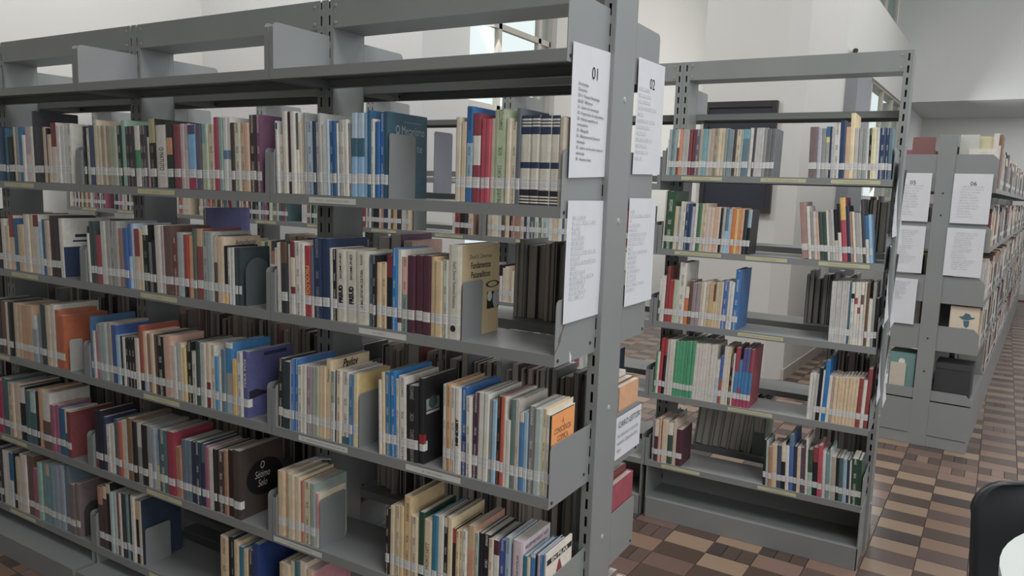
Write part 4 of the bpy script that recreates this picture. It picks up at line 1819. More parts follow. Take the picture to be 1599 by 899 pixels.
def decorate(o, t, w, h, d):
    if t == 'MEC':
        cover_text(o, 'O Mecanismo', w, d * .56, h * .80, .034, 'sb6', width=d * .80)
        cover_text(o, 'te', w, d * .80, h * .60, .032, 'sb6')
        side_panel(o, 'rule', w, [(d * .4, h * .90), (d * .82, h * .90), (d * .82, h * .904), (d * .4, h * .904)], inkmat('sb6'))
    elif t == 'PSI':
        spine_text(o, 'PSICOLOGIA', w, h, .27, .72, .62, 'y', False, .0004)
    elif t in ('FR1', 'FR2'):
        spine_text(o, 'FREUD', w, h, .27, .50, .40, 'k', True, .0014)
        spine_text(o, 'SIGMUND', w, h, .62, .93, .2, 'k', True, .0002)
    elif t == 'MAL':
        spine_text(o, 'O MAL-ESTAR NA CULTURA', w, h, .24, .74, .22, 'k', True, .0002)
        spine_text(o, 'SIGMUND', w, h, .82, .95, .2, 'k', True)
    elif t == 'ZIM':
        spine_text(o, 'David E. Zimerman  Fundamentos Psicanal\u00edticos', w, h, .26, .9, .26, 'dk', False)
        tanm = flat('tan_cover_print', hexlin('b5a482', 1.2))
        side_panel(o, 'cover_print', w, [(.006, 0.001), (d - .002, 0.001), (d - .002, h - .001), (.006, h - .001)], tanm, .0003)
        cover_text(o, 'David E. Zimerman', w, d * .50, h * .865, .016, 'br3', width=d * .70)
        cover_text(o, 'Fundamentos\nPsicanal\u00edticos', w, d * .50, h * .72, .024, 'k', width=d * .74, spacing=1.05, bold=.0005)
        ring = MB()
        for i in range(24):
            a0, a1 = 2 * pi * i / 24, 2 * pi * (i + 1) / 24
            q = lambda a, r: (w + .0007, d * .82 + r * .034 * cos(a), h * .545 + r * .0095 * sin(a))
            ring.add([q(a0, .72), q(a0, 1), q(a1, 1), q(a1, .72)], [(0, 1, 2, 3)])
        ring.build('ring', inkmat('k'), o)
        side_panel(o, 'cover_picture', w, [(d * .68, h * .27), (d * .995, h * .27), (d * .995, h * .46), (d * .68, h * .46)], flat('photo_black', hexlin('2c2a2a')), .0005)
        side_panel(o, 'cover_picture', w, ellipse(d * .92, h * .37, .016, .026), flat('photo_grey', hexlin('a9a9a8')), .0008)
        side_panel(o, 'cover_picture', w, ellipse(d * .75, h * .41, .012, .014), flat('photo_white', hexlin('cfcfcc')), .0008)
        b = MB()
        pts = ellipse(w * .45, h * .115, w * .22, w * .22, 16)
        b.add([(x, -.0006, z) for x, z in pts], [tuple(range(16))])
        b.build('spine_emblem', inkmat('k'), o)
    elif t == 'PAV':
        spine_text(o, 'Pavlov', w, h, .70, .92, .3, 'k', True)
        cover_text(o, 'Pavlov', w, d * .48, h * .925, .034, 'k', width=d * .5, shear=.25, bold=.001)
    elif t == 'DIA':
        side_panel(o, 'cover_picture', w, [(.012, h * .62), (.072, h * .62), (.072, h * .75), (.012, h * .75)], flat('print_pale_green', hexlin('9aa8a6')))
        side_panel(o, 'cover_picture', w, ellipse(.042, h * .70, .02, .018), flat('print_dark_green', hexlin('4e5e60')), .0006)
        side_panel(o, 'cover_band', w, [(.012, h * .575), (.072, h * .575), (.072, h * .605), (.012, h * .605)], flat('print_white', hexlin('c9c9c9')))
        b = MB()
        b.box(w * .1, w + .0005, -.0007, .010, h * .235, h * .345)
        b.build('red_tag', flat('print_red', hexlin('a03a3e')), o)
    elif t == 'MIN':
        spine_text(o, 'MINDSET', w, h, .34, .64, .46, 'k', True, .0007)
    elif t == 'COS':
        orange = flat('print_orange', hexlin('e0955c', 1.25))
        side_panel(o, 'cover_print', w, [(.004, .001), (d - .001, .001), (d - .001, h - .001), (.004, h - .001)], orange, .0003)
        cover_text(o, 'A\nCONSCI\u00caNCIA\nC\u00d3SMICA', w, d * .5, h * .775, .021, 'br3', width=d * .66, spacing=1.0)
    elif t == 'MOR':
        spine_text(o, 'MORO HITT', w, h, .30, .66, .42, 'br', True)
    elif t == 'NAS':
        cover_text(o, 'NASSIM NICHOLAS TALEB', w, d * .5, h * .915, .016, 'k', width=d * .86)
        spine_text(o, 'NASSIM NICHOLAS', w, h, .38, .82, .22, 'k', True)
    elif t == 'TOW':
        side_panel(o, 'cover_band', w, [(0.004, h * .84), (d - .002, h * .84), (d - .002, h * .91), (0.004, h * .91)], inkmat('k'))
        cover_text(o, 'EN PILAR', w, d * .5, h * .875, .015, 'W', width=d * .7, bold=.0004)
        side_panel(o, 'cover_picture', w, [(d * .30, h * .5), (d * .70, h * .5), (d * .60, h * .68), (d * .52, h * .80), (d * .48, h * .80), (d * .40, h * .68)], flat('print_tower_red', hexlin('8e3f44')), .0005)
    elif t == 'MAT':
        spine_text(o, 'O MATUTO', w, h, .30, .62, .44, 'dk', False)
    elif t == 'AMA':
        cover_text(o, 'Amanhecer', w, d * .60, h * .905, .026, 'dk3', width=d * .62)
    elif t == 'PEC':
        side_panel(o, 'cover_panel', w, [(.02, h * .3), (d - .012, h * .3), (d - .012, h * .87), (.02, h * .87)], flat('panel_white', hexlin('b9bcbc')))
        cover_text(o, 'PEC', w, .052, h * .80, .034, 'dr', width=.05, bold=.001)
        side_panel(o, 'rule', w, [(.085, h * .82), (.15, h * .82), (.15, h * .835), (.085, h * .835)], inkmat('dr'), .0006)
    elif t == 'FPB':
        side_panel(o, 'cover_band', w, [(d * .35, h * .90), (d * .85, h * .90), (d * .85, h * .955), (d * .35, h * .955)], inkmat('nv'))
        side_panel(o, 'cover_picture', w, [(.004, h * .28), (d * .5, h * .33), (d * .16, h * .42), (.004, h * .40)], flat('mountain_print', hexlin('35333f')), .0005)
        spine_text(o, 'FERA P\u00d3S', w, h, .45, .9, .42, 'W', True, .0003)
    elif t == 'NAV':
        side_panel(o, 'cover_print', w, [(.002, .001), (d - .002, .001), (d - .002, h * .52), (.002, h * .52)], inkmat('nv'), .0003)
        side_panel(o, 'cover_band', w, [(d * .2, h * .60), (d * .9, h * .60), (d * .9, h * .63), (d * .2, h * .63)], inkmat('nv'), .0003)
        side_panel(o, 'cover_band', w, [(d * .25, h * .68), (d * .9, h * .68), (d * .9, h * .73), (d * .25, h * .73)], inkmat('nv'), .0003)
    elif t == 'SET':
        side_panel(o, 'cover_picture', w, ellipse(d * .56, h * .52, d * .42, h * .27), flat('oval_print', hexlin('242226')), .0004)
        cover_text(o, 'O\nS\u00e9timo\nSelo', w, d * .50, h * .56, .036, 'W', width=d * .42, spacing=.85, shear=.2)


ROW_ENDS = {'A1': (-.9825, -.019), 'A2': (-1.9825, -1.019), 'A3': (-2.9825, -2.019), 'B1': (XB - .9825, XB - .019)}
brand = random.Random(3)
counts = {}
cur = None
for ln in DATA.strip().split('\n'):
    t = ln.split()
    if t[0] == 'R':
        cur = (t[1], float(t[2]))
        continue
    shelf, lean = cur
    x0, w, h = float(t[0]) / 1000, float(t[1]) / 1000, float(t[2]) / 1000
    bands = parse_bands(t[3])
    big = t[4] == '1'
    opt = {q[0]: q[1:] for q in t[5:]}
    rowb = shelf[0] == 'B'
    z = (ZB if rowb else ZA)[shelf[-1]]
    y = (YB if rowb else 0) + .003 + brand.random() * .006
    dom = max(bands, key=lambda q: q[1])[0]
    cover = opt.get('c') or dom
    d = float(opt['d']) / 1000 if 'd' in opt else min(.205, max(.11, h * (.62 + brand.random() * .1)))
    hard = brand.random() < .25
    counts[shelf] = counts.get(shelf, 0) + 1
    a = radians(lean + (brand.random() - .5) * .5)
    lo, hi = ROW_ENDS[shelf[:2]]
    lo += .004 + max(0.0, -math.tan(a)) * .13
    if x0 < lo:
        w = max(.004, w - (lo - x0))
        x0 = lo
    if x0 + w > hi:
        w = max(.004, hi - x0)
    ww = w * .975
    # lean about the lower corner that stays on the board
    Ml = T(x0, y, z + .0004) @ (Matrix.Rotation(a, 4, 'Y') if a <= 0 else T(w, 0, 0) @ Matrix.Rotation(a, 4, 'Y') @ T(-w, 0, 0))
    lz = .036 + (brand.random() - .5) * .003
    lab_ok = True
    if not big:
        stuff.M = Ml
        book_geo(ww, h, d, bands, opt.get('i'), cover, hard, stuff, stuff, stuff, lz, mi=(0, 1, 2))
        continue
    cov, pag, lab = MB(), MB(), MB()
    tt = opt.get('t')
    wrap = tt in ('MEC', 'SET', 'FPB', 'DIA')
    book_geo(ww, h, d, bands, opt.get('i'), cover, hard, cov, pag, lab, lz, wrap)
    o = cov.build('book', COVER)
    o.matrix_world = Ml
    pag.build('page_block', PAGES, o)
    lab.build('spine_label', LABEL, o)
    if tt:
        decorate(o, tt, ww, h, d)
        words_ = TEXT_LABEL[tt]
    else:
        sz = ('thick ' if w > .027 else 'thin ' if w < .011 else '') + ('tall ' if h > .245 else 'short ' if h < .185 else '')
        nb = [cname(c) for c, f in bands] if t[3] != 'enc' else ['navy and cream banded']
        cn = nb[0] if len(set(nb)) == 1 else ' and '.join(list(dict.fromkeys(nb))[:2])
        words_ = '%s%s book, %s from left, %s shelf of %s' % (sz, cn, ordinal(counts[shelf]), LEVEL[shelf[-1]], SHELF_NAME[shelf[:2]])
    tag(o, words_, 'book', 'books on the %s shelf of the %s' % (LEVEL[shelf[-1]], SHELF_NAME[shelf[:2]]))

# books seen only in part: backs of the front row, the rear row's other bays, the 05/06 row
mixed = ('W W2 W7 C C10 C12 tn br dk k3 k nv b13 te7 sb9 dr4 r4 mg4 gr lg5 G mr sal5 W8 C8'.split())
dull = 'G6 G3 dk4 br3 br9 G5 dk tn8 pk4 lg3'.split()


def random_run(Mb, x0, x1, hmin, hmax, cols, rnd, lab=True, lean=0.0, fat=1.0, dmax=.2):
    x = x0
    while x < x1 - .03:
        w = (.008 + rnd.random() ** 1.6 * .026) * fat
        h = hmin + rnd.random() * (hmax - hmin)
        d = min(dmax, h * (.62 + rnd.random() * .1))
        c = rnd.choice(cols)
        stuff.M = Mb @ T(x, rnd.random() * .008, .0004) @ Matrix.Rotation(radians(lean), 4, 'Y')
        book_geo(w * .97, h, d, parse_bands(c if rnd.random() < .75 else c + '.3|' + rnd.choice(cols)), rnd.choice(['W', 'k', None]), c, rnd.random() < .3, stuff, stuff,
                 stuff if lab else None, .036, mi=(0, 1, 2))
        x += w


rr = random.Random(21)


def back_a(x0, x1, z):
    """a shelf on the back of row A; spines face +y. x0 > x1 in world"""
    return T(x0, YE - .003, z) @ Matrix.Rotation(pi, 4, 'Z')


for k in range(4):
    X = -k - .025
    # fourth and fifth shelves of the back are full, third partly, second nearly empty
    if k == 0:
        random_run(back_a(X, 0, BA[2]), .12, .39, .225, .255, ['lg3', 'G5', 'G', 'tn8', 'G4', 'dk4'], rr, dmax=.212)
        random_run(back_a(X, 0, BA[3]), .10, .94, .19, .235, dull, rr)
        random_run(back_a(X, 0, BA[4]), .12, .94, .20, .27, dull, rr)
        random_run(back_a(X, 0, BA[5]), .0, .6, .19, .24, dull, rr)
    else:
        random_run(back_a(X, 0, BA[3]), 0, .92, .19, .25, dull, rr)
        random_run(back_a(X, 0, BA[4]), 0, .92, .20, .27, dull, rr)
        random_run(back_a(X, 0, BA[5]), 0, .9, .19, .25, dull, rr)
        random_run(back_a(X, 0, BA[2]), .1, .42 if k == 1 else .8, .17, .2, dull, rr)
    if k >= 1:
        random_run(back_a(X, 0, BA[1]), .0, .5, .17, .22, dull + ['br9', 'pw', 'mr3'], rr)
for k in range(2, 7):
    X = XB - k
    random_run(T(X + .03, YB + .004, ZB['3']), 0, .50, .17, .215, mixed, rr)
    random_run(T(X + .03, YB + .004, ZB['3']), .77 if k == 3 else .6, .94, .17, .21, mixed, rr)
    random_run(T(X + .03, YB + .004, 1.645), 0, .55 if k != 3 else .45, .17, .22, mixed, rr)
    random_run(T(X + .03, YB + .004, ZB['4']), 0, .8, .17, .22, mixed, rr)
    random_run(T(X + .03, YB + .004, ZB['5']), 0, .8, .17, .22, mixed, rr)
    random_run(T(X + .03, YB + .004, ZB['6']), 0, .8, .17, .22, mixed, rr)
random_run(T(XB - 2 + .07, YB + .004, ZB['3']), .36, .70, .17, .19, ['te3', 'te2', 'C6', 'te', 'sb9', 'C12', 'pw'], rr)
# backs of the rear row, first bay: grey fore-edges with gaps where the wall shows through
def back_b(x, z):
    return T(x, YB + YE - .003, z) @ Matrix.Rotation(pi, 4, 'Z')


random_run(back_b(XB - .16, BB[3]), .0, .24, .19, .26, ['dk4', 'G6', 'dk', 'G3'], rr, dmax=.19)
random_run(back_b(XB - .02, BB[4]), .0, .26, .20, .24, ['dk', 'dk4', 'k'], rr, dmax=.19)
random_run(back_b(XB - .54, BB[5]), .0, .36, .25, .31, ['lg3', 'G5', 'G', 'G4'], rr, lean=-6, dmax=.19)
random_run(back_b(XB - .03, BB[5]), .0, .28, .20, .27, dull, rr, dmax=.19)
random_run(back_b(XB - .03, BB[2]), .03, .16, .22, .26, ['dk', 'dk4'], rr, dmax=.19)
random_run(back_b(XB - .8, BB[4]), .0, .17, .2, .26, ['dk', 'nv'], rr, dmax=.19)
# row C, right face, spines towards +x; left face only its first bay
for k in range(9):
    for z in CZ:
        if k == 0 and z < .5:
            continue
        Mb = MC @ T(-.006, k + .03, z) @ Matrix.Rotation(pi / 2, 4, 'Z')
        st = .16 if (k == 0 and z in (.674,)) else 0
        random_run(Mb, st, .93, .19, .27, ['W', 'W7', 'C', 'lg5', 'dk', 'br', 'k3', 'dr', 'tn', 'G', 'W9', 'nv'], rr, fat=1.25)
    if k < 3:
        for z in CZ[1:]:
            Mb = MC @ T(-.569, k + .96, z) @ Matrix.Rotation(-pi / 2, 4, 'Z')
            random_run(Mb, .0, .72, .19, .26, mixed, rr, fat=1.2)
so = stuff.build('shelved_books', SMATS)
so['kind'] = 'stuff'
tag(so, 'the many smaller library books filling the distant and rear shelves', 'books')

# ------------------------------------------------------------------ bookends
def bookend(x, y0, y1, z0, z1, label, arch=False, mat=None):
    o = empty('bookend', (x, y0, z0), label, 'bookend', 'grey metal bookends between the books')
    L, H = y1 - y0, z1 - z0
    b = MB()
    if arch:
        r = L / 2
        poly = [(0, 0), (L, 0), (L, H - r)] + [(r + r * cos(a * pi / 12), H - r + r * sin(a * pi / 12)) for a in range(1, 12)] + [(0, H - r)]
    else:
        c = .006
        poly = [(0, 0), (L, 0), (L, H - c), (L - c, H), (c, H), (0, H - c)]
    b.prism_x(poly, 0, .0016)
    b.build('plate', mat or STEEL_B, o)
    b = MB()
    b.box(-.10, 0, .01, L - .01, 0.0, .0008)
    b.build('foot', mat or STEEL_B, o)
    return o


def lean_x(x, deg):
    return x


bookend(-.5435, .004, .118, ZA['2'], 1.734, 'grey metal bookend in front of the teal hardback cover')
bookend(-.2945, .006, .100, ZA['3'], 1.353, 'grey metal bookend against the tan printed cover')
bookend(-.6435, .005, .105, ZA['4'], .997, 'grey metal bookend on the fourth shelf of the nearest bay')
bookend(-.7975, .004, .116, ZA['5'], .640, 'grey metal bookend beside the old cream books')
bookend(-1.125, .012, .105, ZA['3'], 1.352, 'dark grey round-topped bookend on the middle bay', True, flat('slate_bookend_paint', (.10, .115, .12, 1)))
bookend(-1.688, .012, .115, ZA['6'], .305, 'grey metal bookend on the lowest shelf of the middle bay')
bookend(-2.120, .004, .055, ZA['4'], .962, 'pale grey board standing at the end of the leftmost bay', False, flat('pale_board', (.42, .42, .40, 1)))
bookend(-2.092, .02, .09, ZA['6'], .30, 'dark round-topped bookend on the lowest shelf of the leftmost bay', True, flat('dark_bookend_paint', (.06, .06, .06, 1)))
bookend(-.688, .40, .50, 1.575, 1.772, 'pale lilac bookend behind the teal hardback', False, flat('lilac_bookend_paint', (.40, .41, .47, 1)))
bookend(-.66, .40, .52, .8209, 1.02, 'light grey bookend on the rear side of the nearest bay', False, flat('light_bookend_paint', (.36, .37, .36, 1)))
bookend(XB - 1.28, YB + .02, YB + .14, ZB['3'], 1.47, 'grey bookend in the rear row behind the maroon book')
bookend(XB - 2.50 + .02, YB + .02, YB + .14, ZB['3'], 1.47, 'grey bookend in the rear row above the blue books')

# ------------------------------------------------------------------ books singled out on the far sides
def one_book(label, Mx, w, h, d, bands, ink=None, hard=False, lab=True, group=None):
    cov, pag, l = MB(), MB(), MB()
    bd = parse_bands(bands)
    book_geo(w, h, d, bd, ink, max(bd, key=lambda q: q[1])[0], hard, cov, pag, l if lab else None)
    o = cov.build('book', COVER)
    o.matrix_world = Mx
    pag.build('page_block', PAGES, o)
    if lab:
        l.build('spine_label', LABEL, o)
    return tag(o, label, 'book', group)


BK = Matrix.Rotation(pi, 4, 'Z')
G2 = 'books on the rear side of the nearest bay'
one_book('cream covered book at the end above the greeting notice', T(-.022, .592, .8213) @ BK, .017, .205, .15, 'sal6', group=G2)
one_book('brown spined book at the end above the greeting notice', T(-.040, .594, .8213) @ BK, .024, .21, .15, 'br', group=G2)
one_book('pale tall book behind the greeting notice', T(-.066, .592, .8213) @ BK, .028, .225, .15, 'pw', group=G2)
one_book('red covered book at the end below the greeting notice', T(-.022, .590, .5121) @ BK, .022, .215, .16, 'r3', hard=True, group=G2)
one_book('maroon book with pale pages behind the red covered book', T(-.046, .588, .5121) @ BK, .026, .235, .16, 'dr', group=G2)
one_book('white spined book behind the maroon and red ones', T(-.074, .588, .5121) @ BK, .026, .238, .16, 'W', group=G2)
one_book('glossy purple and blue book leaning behind the middle bay', T(-1.787, .594, 1.199) @ BK, .018, .282, .215, 'pu4', lab=False, group=G2)
one_book('dark maroon book standing behind the navy volumes', T(-.80, .55, 1.199) @ BK, .045, .235, .17, 'mr3', group=G2)
one_book('pink book standing behind the bright blue spine', T(-.755, .55, 1.199) @ BK, .035, .215, .17, 'pk2', group=G2)
one_book('brown paged book standing behind the navy volumes', T(-.85, .55, 1.199) @ BK, .05, .222, .17, 'br9', group=G2)
one_book('red hardback on the rear side below the third shelf', T(-.74, .53, .8213) @ BK, .05, .235, .12, 'dr5', group=G2)

# things on the end of the 05/06 row
def on_c(name, label, cat, x0, x1, y0, y1, z0, z1, mat, group=None):
    b = MB()
    b.box(0, x1 - x0, 0, y1 - y0, 0, z1 - z0)
    o = b.build(name, mat)
    o.matrix_world = MC @ T(x0, y0, z0)
    return tag(o, label, cat, group)


o = on_c('picture_book', 'cream picture book with a blue figure in a hat, in the 06 bookcase', 'book', -.175, -.012, .03, .05, .675, .945, flat('cream_board', hexlin('cbc0ae', 1.2)))
b = MB()
bl = flat('blue_grey_drawing', hexlin('55707c'))
b.add([(.165 * u_, -.0008, .27 * v_) for u_, v_ in ((.30, .76), (.42, .70), (.60, .69), (.80, .73), (.86, .77), (.72, .77), (.66, .84), (.52, .86), (.44, .78))], [tuple(range(9))])
b.add([(.165 * u_, -.0008, .27 * v_) for u_, v_ in ((.46, .68), (.50, .55), (.58, .50), (.66, .56), (.67, .68))], [tuple(range(5))])
b.add([(.165 * u_, -.0008, .27 * v_) for u_, v_ in ((.30, .40), (.46, .50), (.56, .47), (.50, .35), (.40, .28))], [tuple(range(5))])
b.build('drawing', bl, o)
o = on_c('storage_box', 'dark box low in the end of the 06 bookcase', 'box', -.225, -.02, .03, .26, .3405, .56, flat('charcoal_box', (.05, .052, .056, 1)))
b = MB()
b.box(-.003, .208, -.003, .233, .19, .225)
b.build('lid', flat('charcoal_lid', (.06, .06, .065, 1)), o)
o = on_c('file_box', 'teal file box low in the end of the 05 bookcase', 'box', -.50, -.345, .03, .22, .3405, .60, flat('teal_board', hexlin('6f8f8c', 1.1)))
b = MB()
b.add([(.075 + .02 * cos(a * pi / 8), -.0008, .20 + .02 * sin(a * pi / 8)) for a in range(16)], [tuple(range(16))])
b.build('emblem', inkmat('W'), o)
o = on_c('paper_sheet', 'cream sheet leaning on the teal file box', 'paper', -.49, -.395, .022, .026, .3405, .53, flat('cream_sheet', hexlin('b9b2a4', 1.2)))
TOPS = 'books and magazines on top of the 05 and 06 row'
for nm, lb, x0, x1, z1, hx in (('book', 'brown and pink picture book above the 05 notice', -.49, -.36, 2.015, '7d5a58'), ('book', 'pale magazine with open pages above the 06 notice', -.225, -.12, 2.03, 'b9bcb4'),
                               ('book', 'cream magazine leaning above the 06 notice', -.19, -.02, 2.02, 'c6c0a2'), ('book', 'white book at the corner above the 06 notice', -.045, -.018, 2.035, 'c9c6c0'),
                               ('book', 'patterned brown book at the outer corner above 06', -.016, .0, 2.03, '8a6a58')):
    yy = .03 + .018 * (abs(hash(lb[:4])) % 1) + {'b': .0, 'p': .02, 'c': .045, 'w': .012}[lb[0]]
    if lb.startswith('patterned'):
        yy = .10
    on_c(nm, lb, 'book', x0, x1, yy, yy + (.012 if x1 - x0 > .05 else .19), 1.7005, z1, flat(lb.split()[0] + '_top_cover', hexlin(hx, 1.15)), TOPS)

# ------------------------------------------------------------------ notices
def notice(label, y0, y1, z0, z1, x, head, lines, warp=.004, tilt=0.0, headsize=.042, rows=None, group=None, rot=None, curl=0.0):
    """a sheet on a plane facing +x; y runs to the right when seen"""
    o = empty('paper_notice', (x, y0, z0), label, 'notice', group)
    W, H = y1 - y0, z1 - z0
    nx, nz = 6, 10
    wr = random.Random(len(label) * 7 + int(z0 * 100))
    ph = [wr.random() * 6 for _ in range(4)]

    def off(u, v):
        return .0015 + warp * (.5 + .5 * sin(u * 2.4 + v * 3 + ph[0])) * .5 * (1 + sin(v * 5 + ph[1]) * .4) + curl * ((1 - v) ** 3 * .6 + (1 - u) ** 3 * v * .8)
    b = MB()
    vs = [(off(i / nx, j / nz), i / nx * W, j / nz * H + tilt * (i / nx - .5)) for j in range(nz + 1) for i in range(nx + 1)]
    fs = [(j * (nx + 1) + i, j * (nx + 1) + i + 1, (j + 1) * (nx + 1) + i + 1, (j + 1) * (nx + 1) + i) for j in range(nz) for i in range(nx)]
    b.add(vs, fs)
    b.build('sheet', PAPER, o, True)
    xm = max(v[0] for v in vs) + .0004
    if head:
        text('heading', head, headsize, INKM, o, T(off(.5, .86) + .0012, W * .52, H * .80) @ R_SIDE)
    if isinstance(lines, str):
        n = lines.count('\n') + 1
        text('lettering', lines, .0103, INKM, o, T(off(.3, .5) + .0022, W * .14, H * .415) @ R_SIDE, 'LEFT', spacing=1.32)
    elif lines:
        b = MB()
        za, zb = lines[0]
        for k, (ua, ub) in enumerate(lines[1]):
            v = za + (zb - za) * k / max(1, len(lines[1]) - 1)
            e = .0042 / H
            q = lambda u, v_: (off(u, v_) + .0008, u * W, v_ * H + tilt * (u - .5))
            b.add([q(ua, v - e), q(ub, v - e), q(ub, v + e), q(ua, v + e)], [(0, 1, 2, 3)], 0, (.70, .71, .75, 1), (.16, .16, .18, 1), [[(.3, k * .37 + ua), (.3, k * .37 + ub), (.62, k * .37 + ub), (.62, k * .37 + ua)]])
        b.build('lettering', PRINT, o)
    return o


XE = -.0165 + .003
GN = 'printed notices taped to the shelf ends'
body01 = ('Enciclop\u00e9dias\nDicion\u00e1rios\n001.4 - Pesquisa Metodologia\n002.08 - Bibliotecas\n01 - G\u00eanero da comunica\u00e7\u00e3o\n02 - Programa\u00e7\u00e3o de computadores\n'
          '02 - M\u00e9todos espec\u00edficos de\ncomputadores\n02 - Bibliografia\n02 - Biblioteconomia/Ci\u00eancia da\ninforma\u00e7\u00e3o\n03 - Leitura, uso de outros meios de\ninforma\u00e7\u00e3o\n05 - Assuntos Gerais')
notice('white printed notice headed 01 on the nearest shelf end, front half', .020, .262, 1.632, 1.945, XE, '01', body01, tilt=.010, group=GN)
L2 = [(.12, .42), (.12, .68), (.12, .30), (.12, .32), (.12, .42), (.12, .41), (.12, .40), (.12, .72), (.12, .32), (.12, .72), (.12, .24), (.12, .46), (.12, .68), (.12, .50), (.12, .46), (.12, .52), (.12, .48)]
notice('white printed list below the front half notice headed 01', .026, .262, 1.274, 1.574, XE, None, ((.86, .20), L2), group=GN)
L3 = [(.06, .45), (.06, .5), (.06, .48), (.06, .72), (.06, .24), (.06, .7), (.06, .5), (.06, .38), (.06, .62), (.06, .44), (.06, .5), (.06, .3)]
notice('white printed notice headed 02 on the nearest shelf end, rear half', .422, .640, 1.652, 1.972, XE, '02', ((.74, .14), L3), tilt=.006, group=GN)
L4 = [(.05, .2), (.05, .8), (.05, .1), (.05, .42), (.05, .3), (.05, .68), (.05, .64), (.05, .56), (.05, .2), (.05, .74), (.05, .34), (.05, .35), (.05, .36), (.05, .5), (.05, .36), (.05, .38), (.05, .68), (.05, .34)]
notice('white printed list below the rear half notice headed 02', .410, .628, 1.272, 1.582, XE, None, ((.88, .15), L4), group=GN)
nn = notice('white greeting notice to readers on the nearest shelf end', .400, .600, .815, .945, XE, None, None, warp=.002, group=GN)
text('heading', 'CARO LEITOR!', .026, INKM, nn, T(.006, .10, .105) @ R_SIDE, width=.18)
text('lettering', 'Ao devolver o livro da\nestante, Deposite livro\naqui', .0175, flat('faint_print', (.25, .25, .27, 1)), nn, T(.006, .01, .05) @ R_SIDE, 'LEFT', spacing=1.25)
GBN = 'curling notices on the open end of the rear row'
xb = XB - .0165 + .002
for k, (za, zb, nm) in enumerate(((1.45, 1.76, 'upper'), (1.09, 1.41, 'middle'), (.74, 1.07, 'lower'))):
    notice('%s curling white notice on the near half of the rear row end' % nm, YB + .012, YB + .215, za, zb, xb, None, ((.85, .2), L2), warp=.006, curl=.022, group=GBN)
for k, (za, zb, nm) in enumerate(((1.40, 1.74, 'upper'), (1.02, 1.36, 'middle'), (.64, .98, 'lower'))):
    notice('%s curling white notice on the far half of the rear row end' % nm, YB + .385, YB + .59, za, zb, xb, None, ((.85, .2), L2), warp=.006, curl=.026, group=GBN)


def notice_c(label, x0, x1, z0, z1, head, lines):
    o = notice(label, 0, x1 - x0, z0, z1, 0, head, lines, warp=.003, headsize=.036, group='printed notices on the end of the 05 and 06 row')
    o.matrix_world = MC @ T(x0, -.004, z0) @ Matrix.Rotation(-pi / 2, 4, 'Z')
    return o


L5 = [(.22, .8), (.22, .78), (.20, .7), (.20, .62), (.20, .66), (.2, .7), (.18, .66), (.18, .72), (.18, .66), (.16, .5), (.16, .56), (.16, .58)]
notice_c('white printed notice headed 05, left of the post', -.575, -.355, 1.475, 1.785, '05', ((.74, .14), L5))
notice_c('white printed list directly below the 05 notice, left of the post', -.572, -.36, 1.14, 1.445, None, ((.9, .2), L5 + L5[:4]))
notice_c('lowest white printed list under the 05 notice', -.575, -.375, .80, 1.10, None, ((.92, .55), L5))
notice_c('white printed notice headed 06, right of the post', -.232, -.022, 1.475, 1.785, '06', ((.74, .14), L5))
notice_c('white printed list directly below the 06 notice, right of the post', -.238, -.03, 1.14, 1.445, None, ((.9, .15), L5 + L5[:5]))

# rust scratch and a scrap of tape on the third shelf's end plate
us = [o for o in bpy.data.objects if o.name == 'shelving_unit'][0]
b = MB()
rust = [(0.0482, 1.2717), (0.0330, 1.2483), (0.0279, 1.2300), (0.0059, 1.2098), (-0.0017, 1.2016), (-0.0040, 1.2083), (0.0149, 1.2226), (0.0166, 1.2413), (0.0353, 1.2607), (0.0411, 1.2727)]
b.prism_x([(y, z) for y, z in rust], .9833, .9837)
b.build('rust_mark', noisy('rust', (.12, .085, .065, 1), (.2, .165, .14, 1), 160.0, .8, .1), us)
b = MB()
b.prism_x([(0.0800, 1.1988), (0.0924, 1.1836), (0.0905, 1.1657), (0.0828, 1.1704)], .9833, .9837)
b.build('tape_scrap', PAPER, us)

# white paper strip lying over the old books on the fifth shelf
o = MB()
pts = [(0, 0, 0), (.01, .07, .012), (.03, .13, .02), (.045, .16, .014)]
for (a, b_, c), (a2, b2, c2) in zip(pts, pts[1:]):
    o.add([(a, b_, c), (a + .028, b_, c - .002), (a2 + .028, b2, c2 - .002), (a2, b2, c2), (a, b_, c - .003), (a + .028, b_, c - .005), (a2 + .028, b2, c2 - .005), (a2, b2, c2 - .003)],
          [(0, 1, 2, 3), (7, 6, 5, 4), (0, 4, 5, 1), (1, 5, 6, 2), (2, 6, 7, 3), (3, 7, 4, 0)])
o = o.build('paper_strip', PAPER)
o.location = (-.985, .012, ZA['5'] + .202)
tag(o, 'bent white strip lying over the old cream books', 'paper')

# green magazine holder on the lowest rear shelf of the rear row
hb = empty('magazine_box', (XB - .575, YB + .40, BB[5]), 'grey green magazine box standing behind the lowest rear row shelf', 'magazine box')
b = MB()
for a in ((0, .003, 0, .19, 0, .30), (.057, .06, 0, .19, 0, .30), (.003, .057, 0, .003, 0, .12), (.003, .057, .187, .19, 0, .30), (.003, .057, .003, .187, 0, .003)):
    b.box(*a)
b.build('body', flat('grey_green_board', hexlin('7d8a7c', 1.1)), hb)
b = MB()
b.box(.006, .054, .006, .18, .004, .27)
b.build('magazines', PAGES, hb)

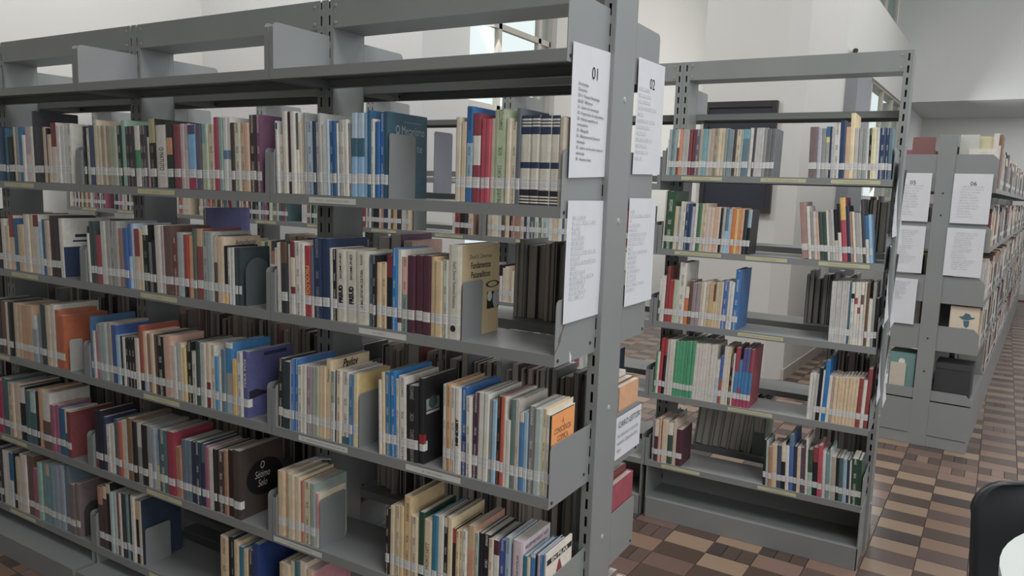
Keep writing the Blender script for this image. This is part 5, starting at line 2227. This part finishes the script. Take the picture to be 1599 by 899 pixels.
# ------------------------------------------------------------------ round table and chair
tb = empty('round_table', (1.505, .50, 0), 'white round table top at the lower right corner', 'table')
b = MB()
n = 64
b.prism([(.55 * cos(2 * pi * i / n), .55 * sin(2 * pi * i / n)) for i in range(n)], .712, .735)
b.build('table_top', LAMINATE, tb)
b = MB()
b.cyl((0, 0, .03), (0, 0, .712), .04, 20)
b.build('column', CHROME, tb)
b = MB()
for k in range(4):
    a = pi / 4 + k * pi / 2
    b.cyl((0, 0, .05), (.36 * cos(a), .36 * sin(a), .018), .03, 10, .018)
b.build('foot', CHROME, tb)

ch = empty('chair', (1.18, .93, 0), 'charcoal plastic shell chair drawn up to the white round table', 'chair', None, radians(12))
b = MB()
# backrest shell: local y grows away from the table; rounded rectangle, slightly dished, 26 mm thick rim
NU, NV = 20, 16
HW, Z0, Z1 = .232, .40, .752


def shell(u, v, back):
    """u -1..1 across, v 0..1 up"""
    z = Z0 + (Z1 - Z0) * v
    r = .10
    hw = HW - .012 * (1 - v)
    t = (z - (Z1 - r)) / r
    if t > 0:
        hw = HW - r + r * math.sqrt(max(0, 1 - t * t))
    x = u * hw
    y = .17 + .07 * v - .035 * (u * u) * (.5 + .5 * v) + (.018 if back else 0)
    if back:
        x *= 1.03
        z += .006 * v
    return (x, y, z)


vv_ = [1 - (1 - k / NV) ** 1.6 for k in range(NV + 1)]
A = [shell(-1 + 2 * i / NU, vv_[j], False) for j in range(NV + 1) for i in range(NU + 1)]
B_ = [shell(-1 + 2 * i / NU, vv_[j], True) for j in range(NV + 1) for i in range(NU + 1)]
N = len(A)
ix = lambda i, j: j * (NU + 1) + i
fs = []
for j in range(NV):
    for i in range(NU):
        fs.append((ix(i, j), ix(i + 1, j), ix(i + 1, j + 1), ix(i, j + 1)))
        fs.append((N + ix(i, j + 1), N + ix(i + 1, j + 1), N + ix(i + 1, j), N + ix(i, j)))
    fs.append((ix(0, j + 1), N + ix(0, j + 1), N + ix(0, j), ix(0, j)))
    fs.append((ix(NU, j), N + ix(NU, j), N + ix(NU, j + 1), ix(NU, j + 1)))
for i in range(NU):
    fs.append((ix(i, NV), ix(i + 1, NV), N + ix(i + 1, NV), N + ix(i, NV)))
    fs.append((ix(i + 1, 0), ix(i, 0), N + ix(i, 0), N + ix(i + 1, 0)))
b.add(A + B_, fs)
b.build('backrest', PLASTIC, ch, True)
b = MB()
S = [(x, y) for x, y in ((-.21, .19), (-.22, .02), (-.20, -.17), (-.14, -.22), (.14, -.22), (.20, -.17), (.22, .02), (.21, .19))][::1]
b.prism(S, .425, .45)
b.build('seat', PLASTIC, ch)
for x, y in ((-.17, -.17), (.17, -.17), (-.17, .15), (.17, .15)):
    b = MB()
    b.cyl((x, y, .425), (x * 1.25, y * 1.25, 0), .012, 10)
    b.build('leg', CHROME, ch)

# lettering as plain meshes
bpy.context.view_layer.update()
dg = bpy.context.evaluated_depsgraph_get()
for o in [q for q in bpy.data.objects if q.type == 'FONT']:
    me = bpy.data.meshes.new_from_object(o.evaluated_get(dg))
    nm, pa, ml = o.name.split('.')[0], o.parent, o.matrix_local.copy()
    bpy.data.objects.remove(o)
    n_ = link(nm, me, pa)
    n_.matrix_local = ml
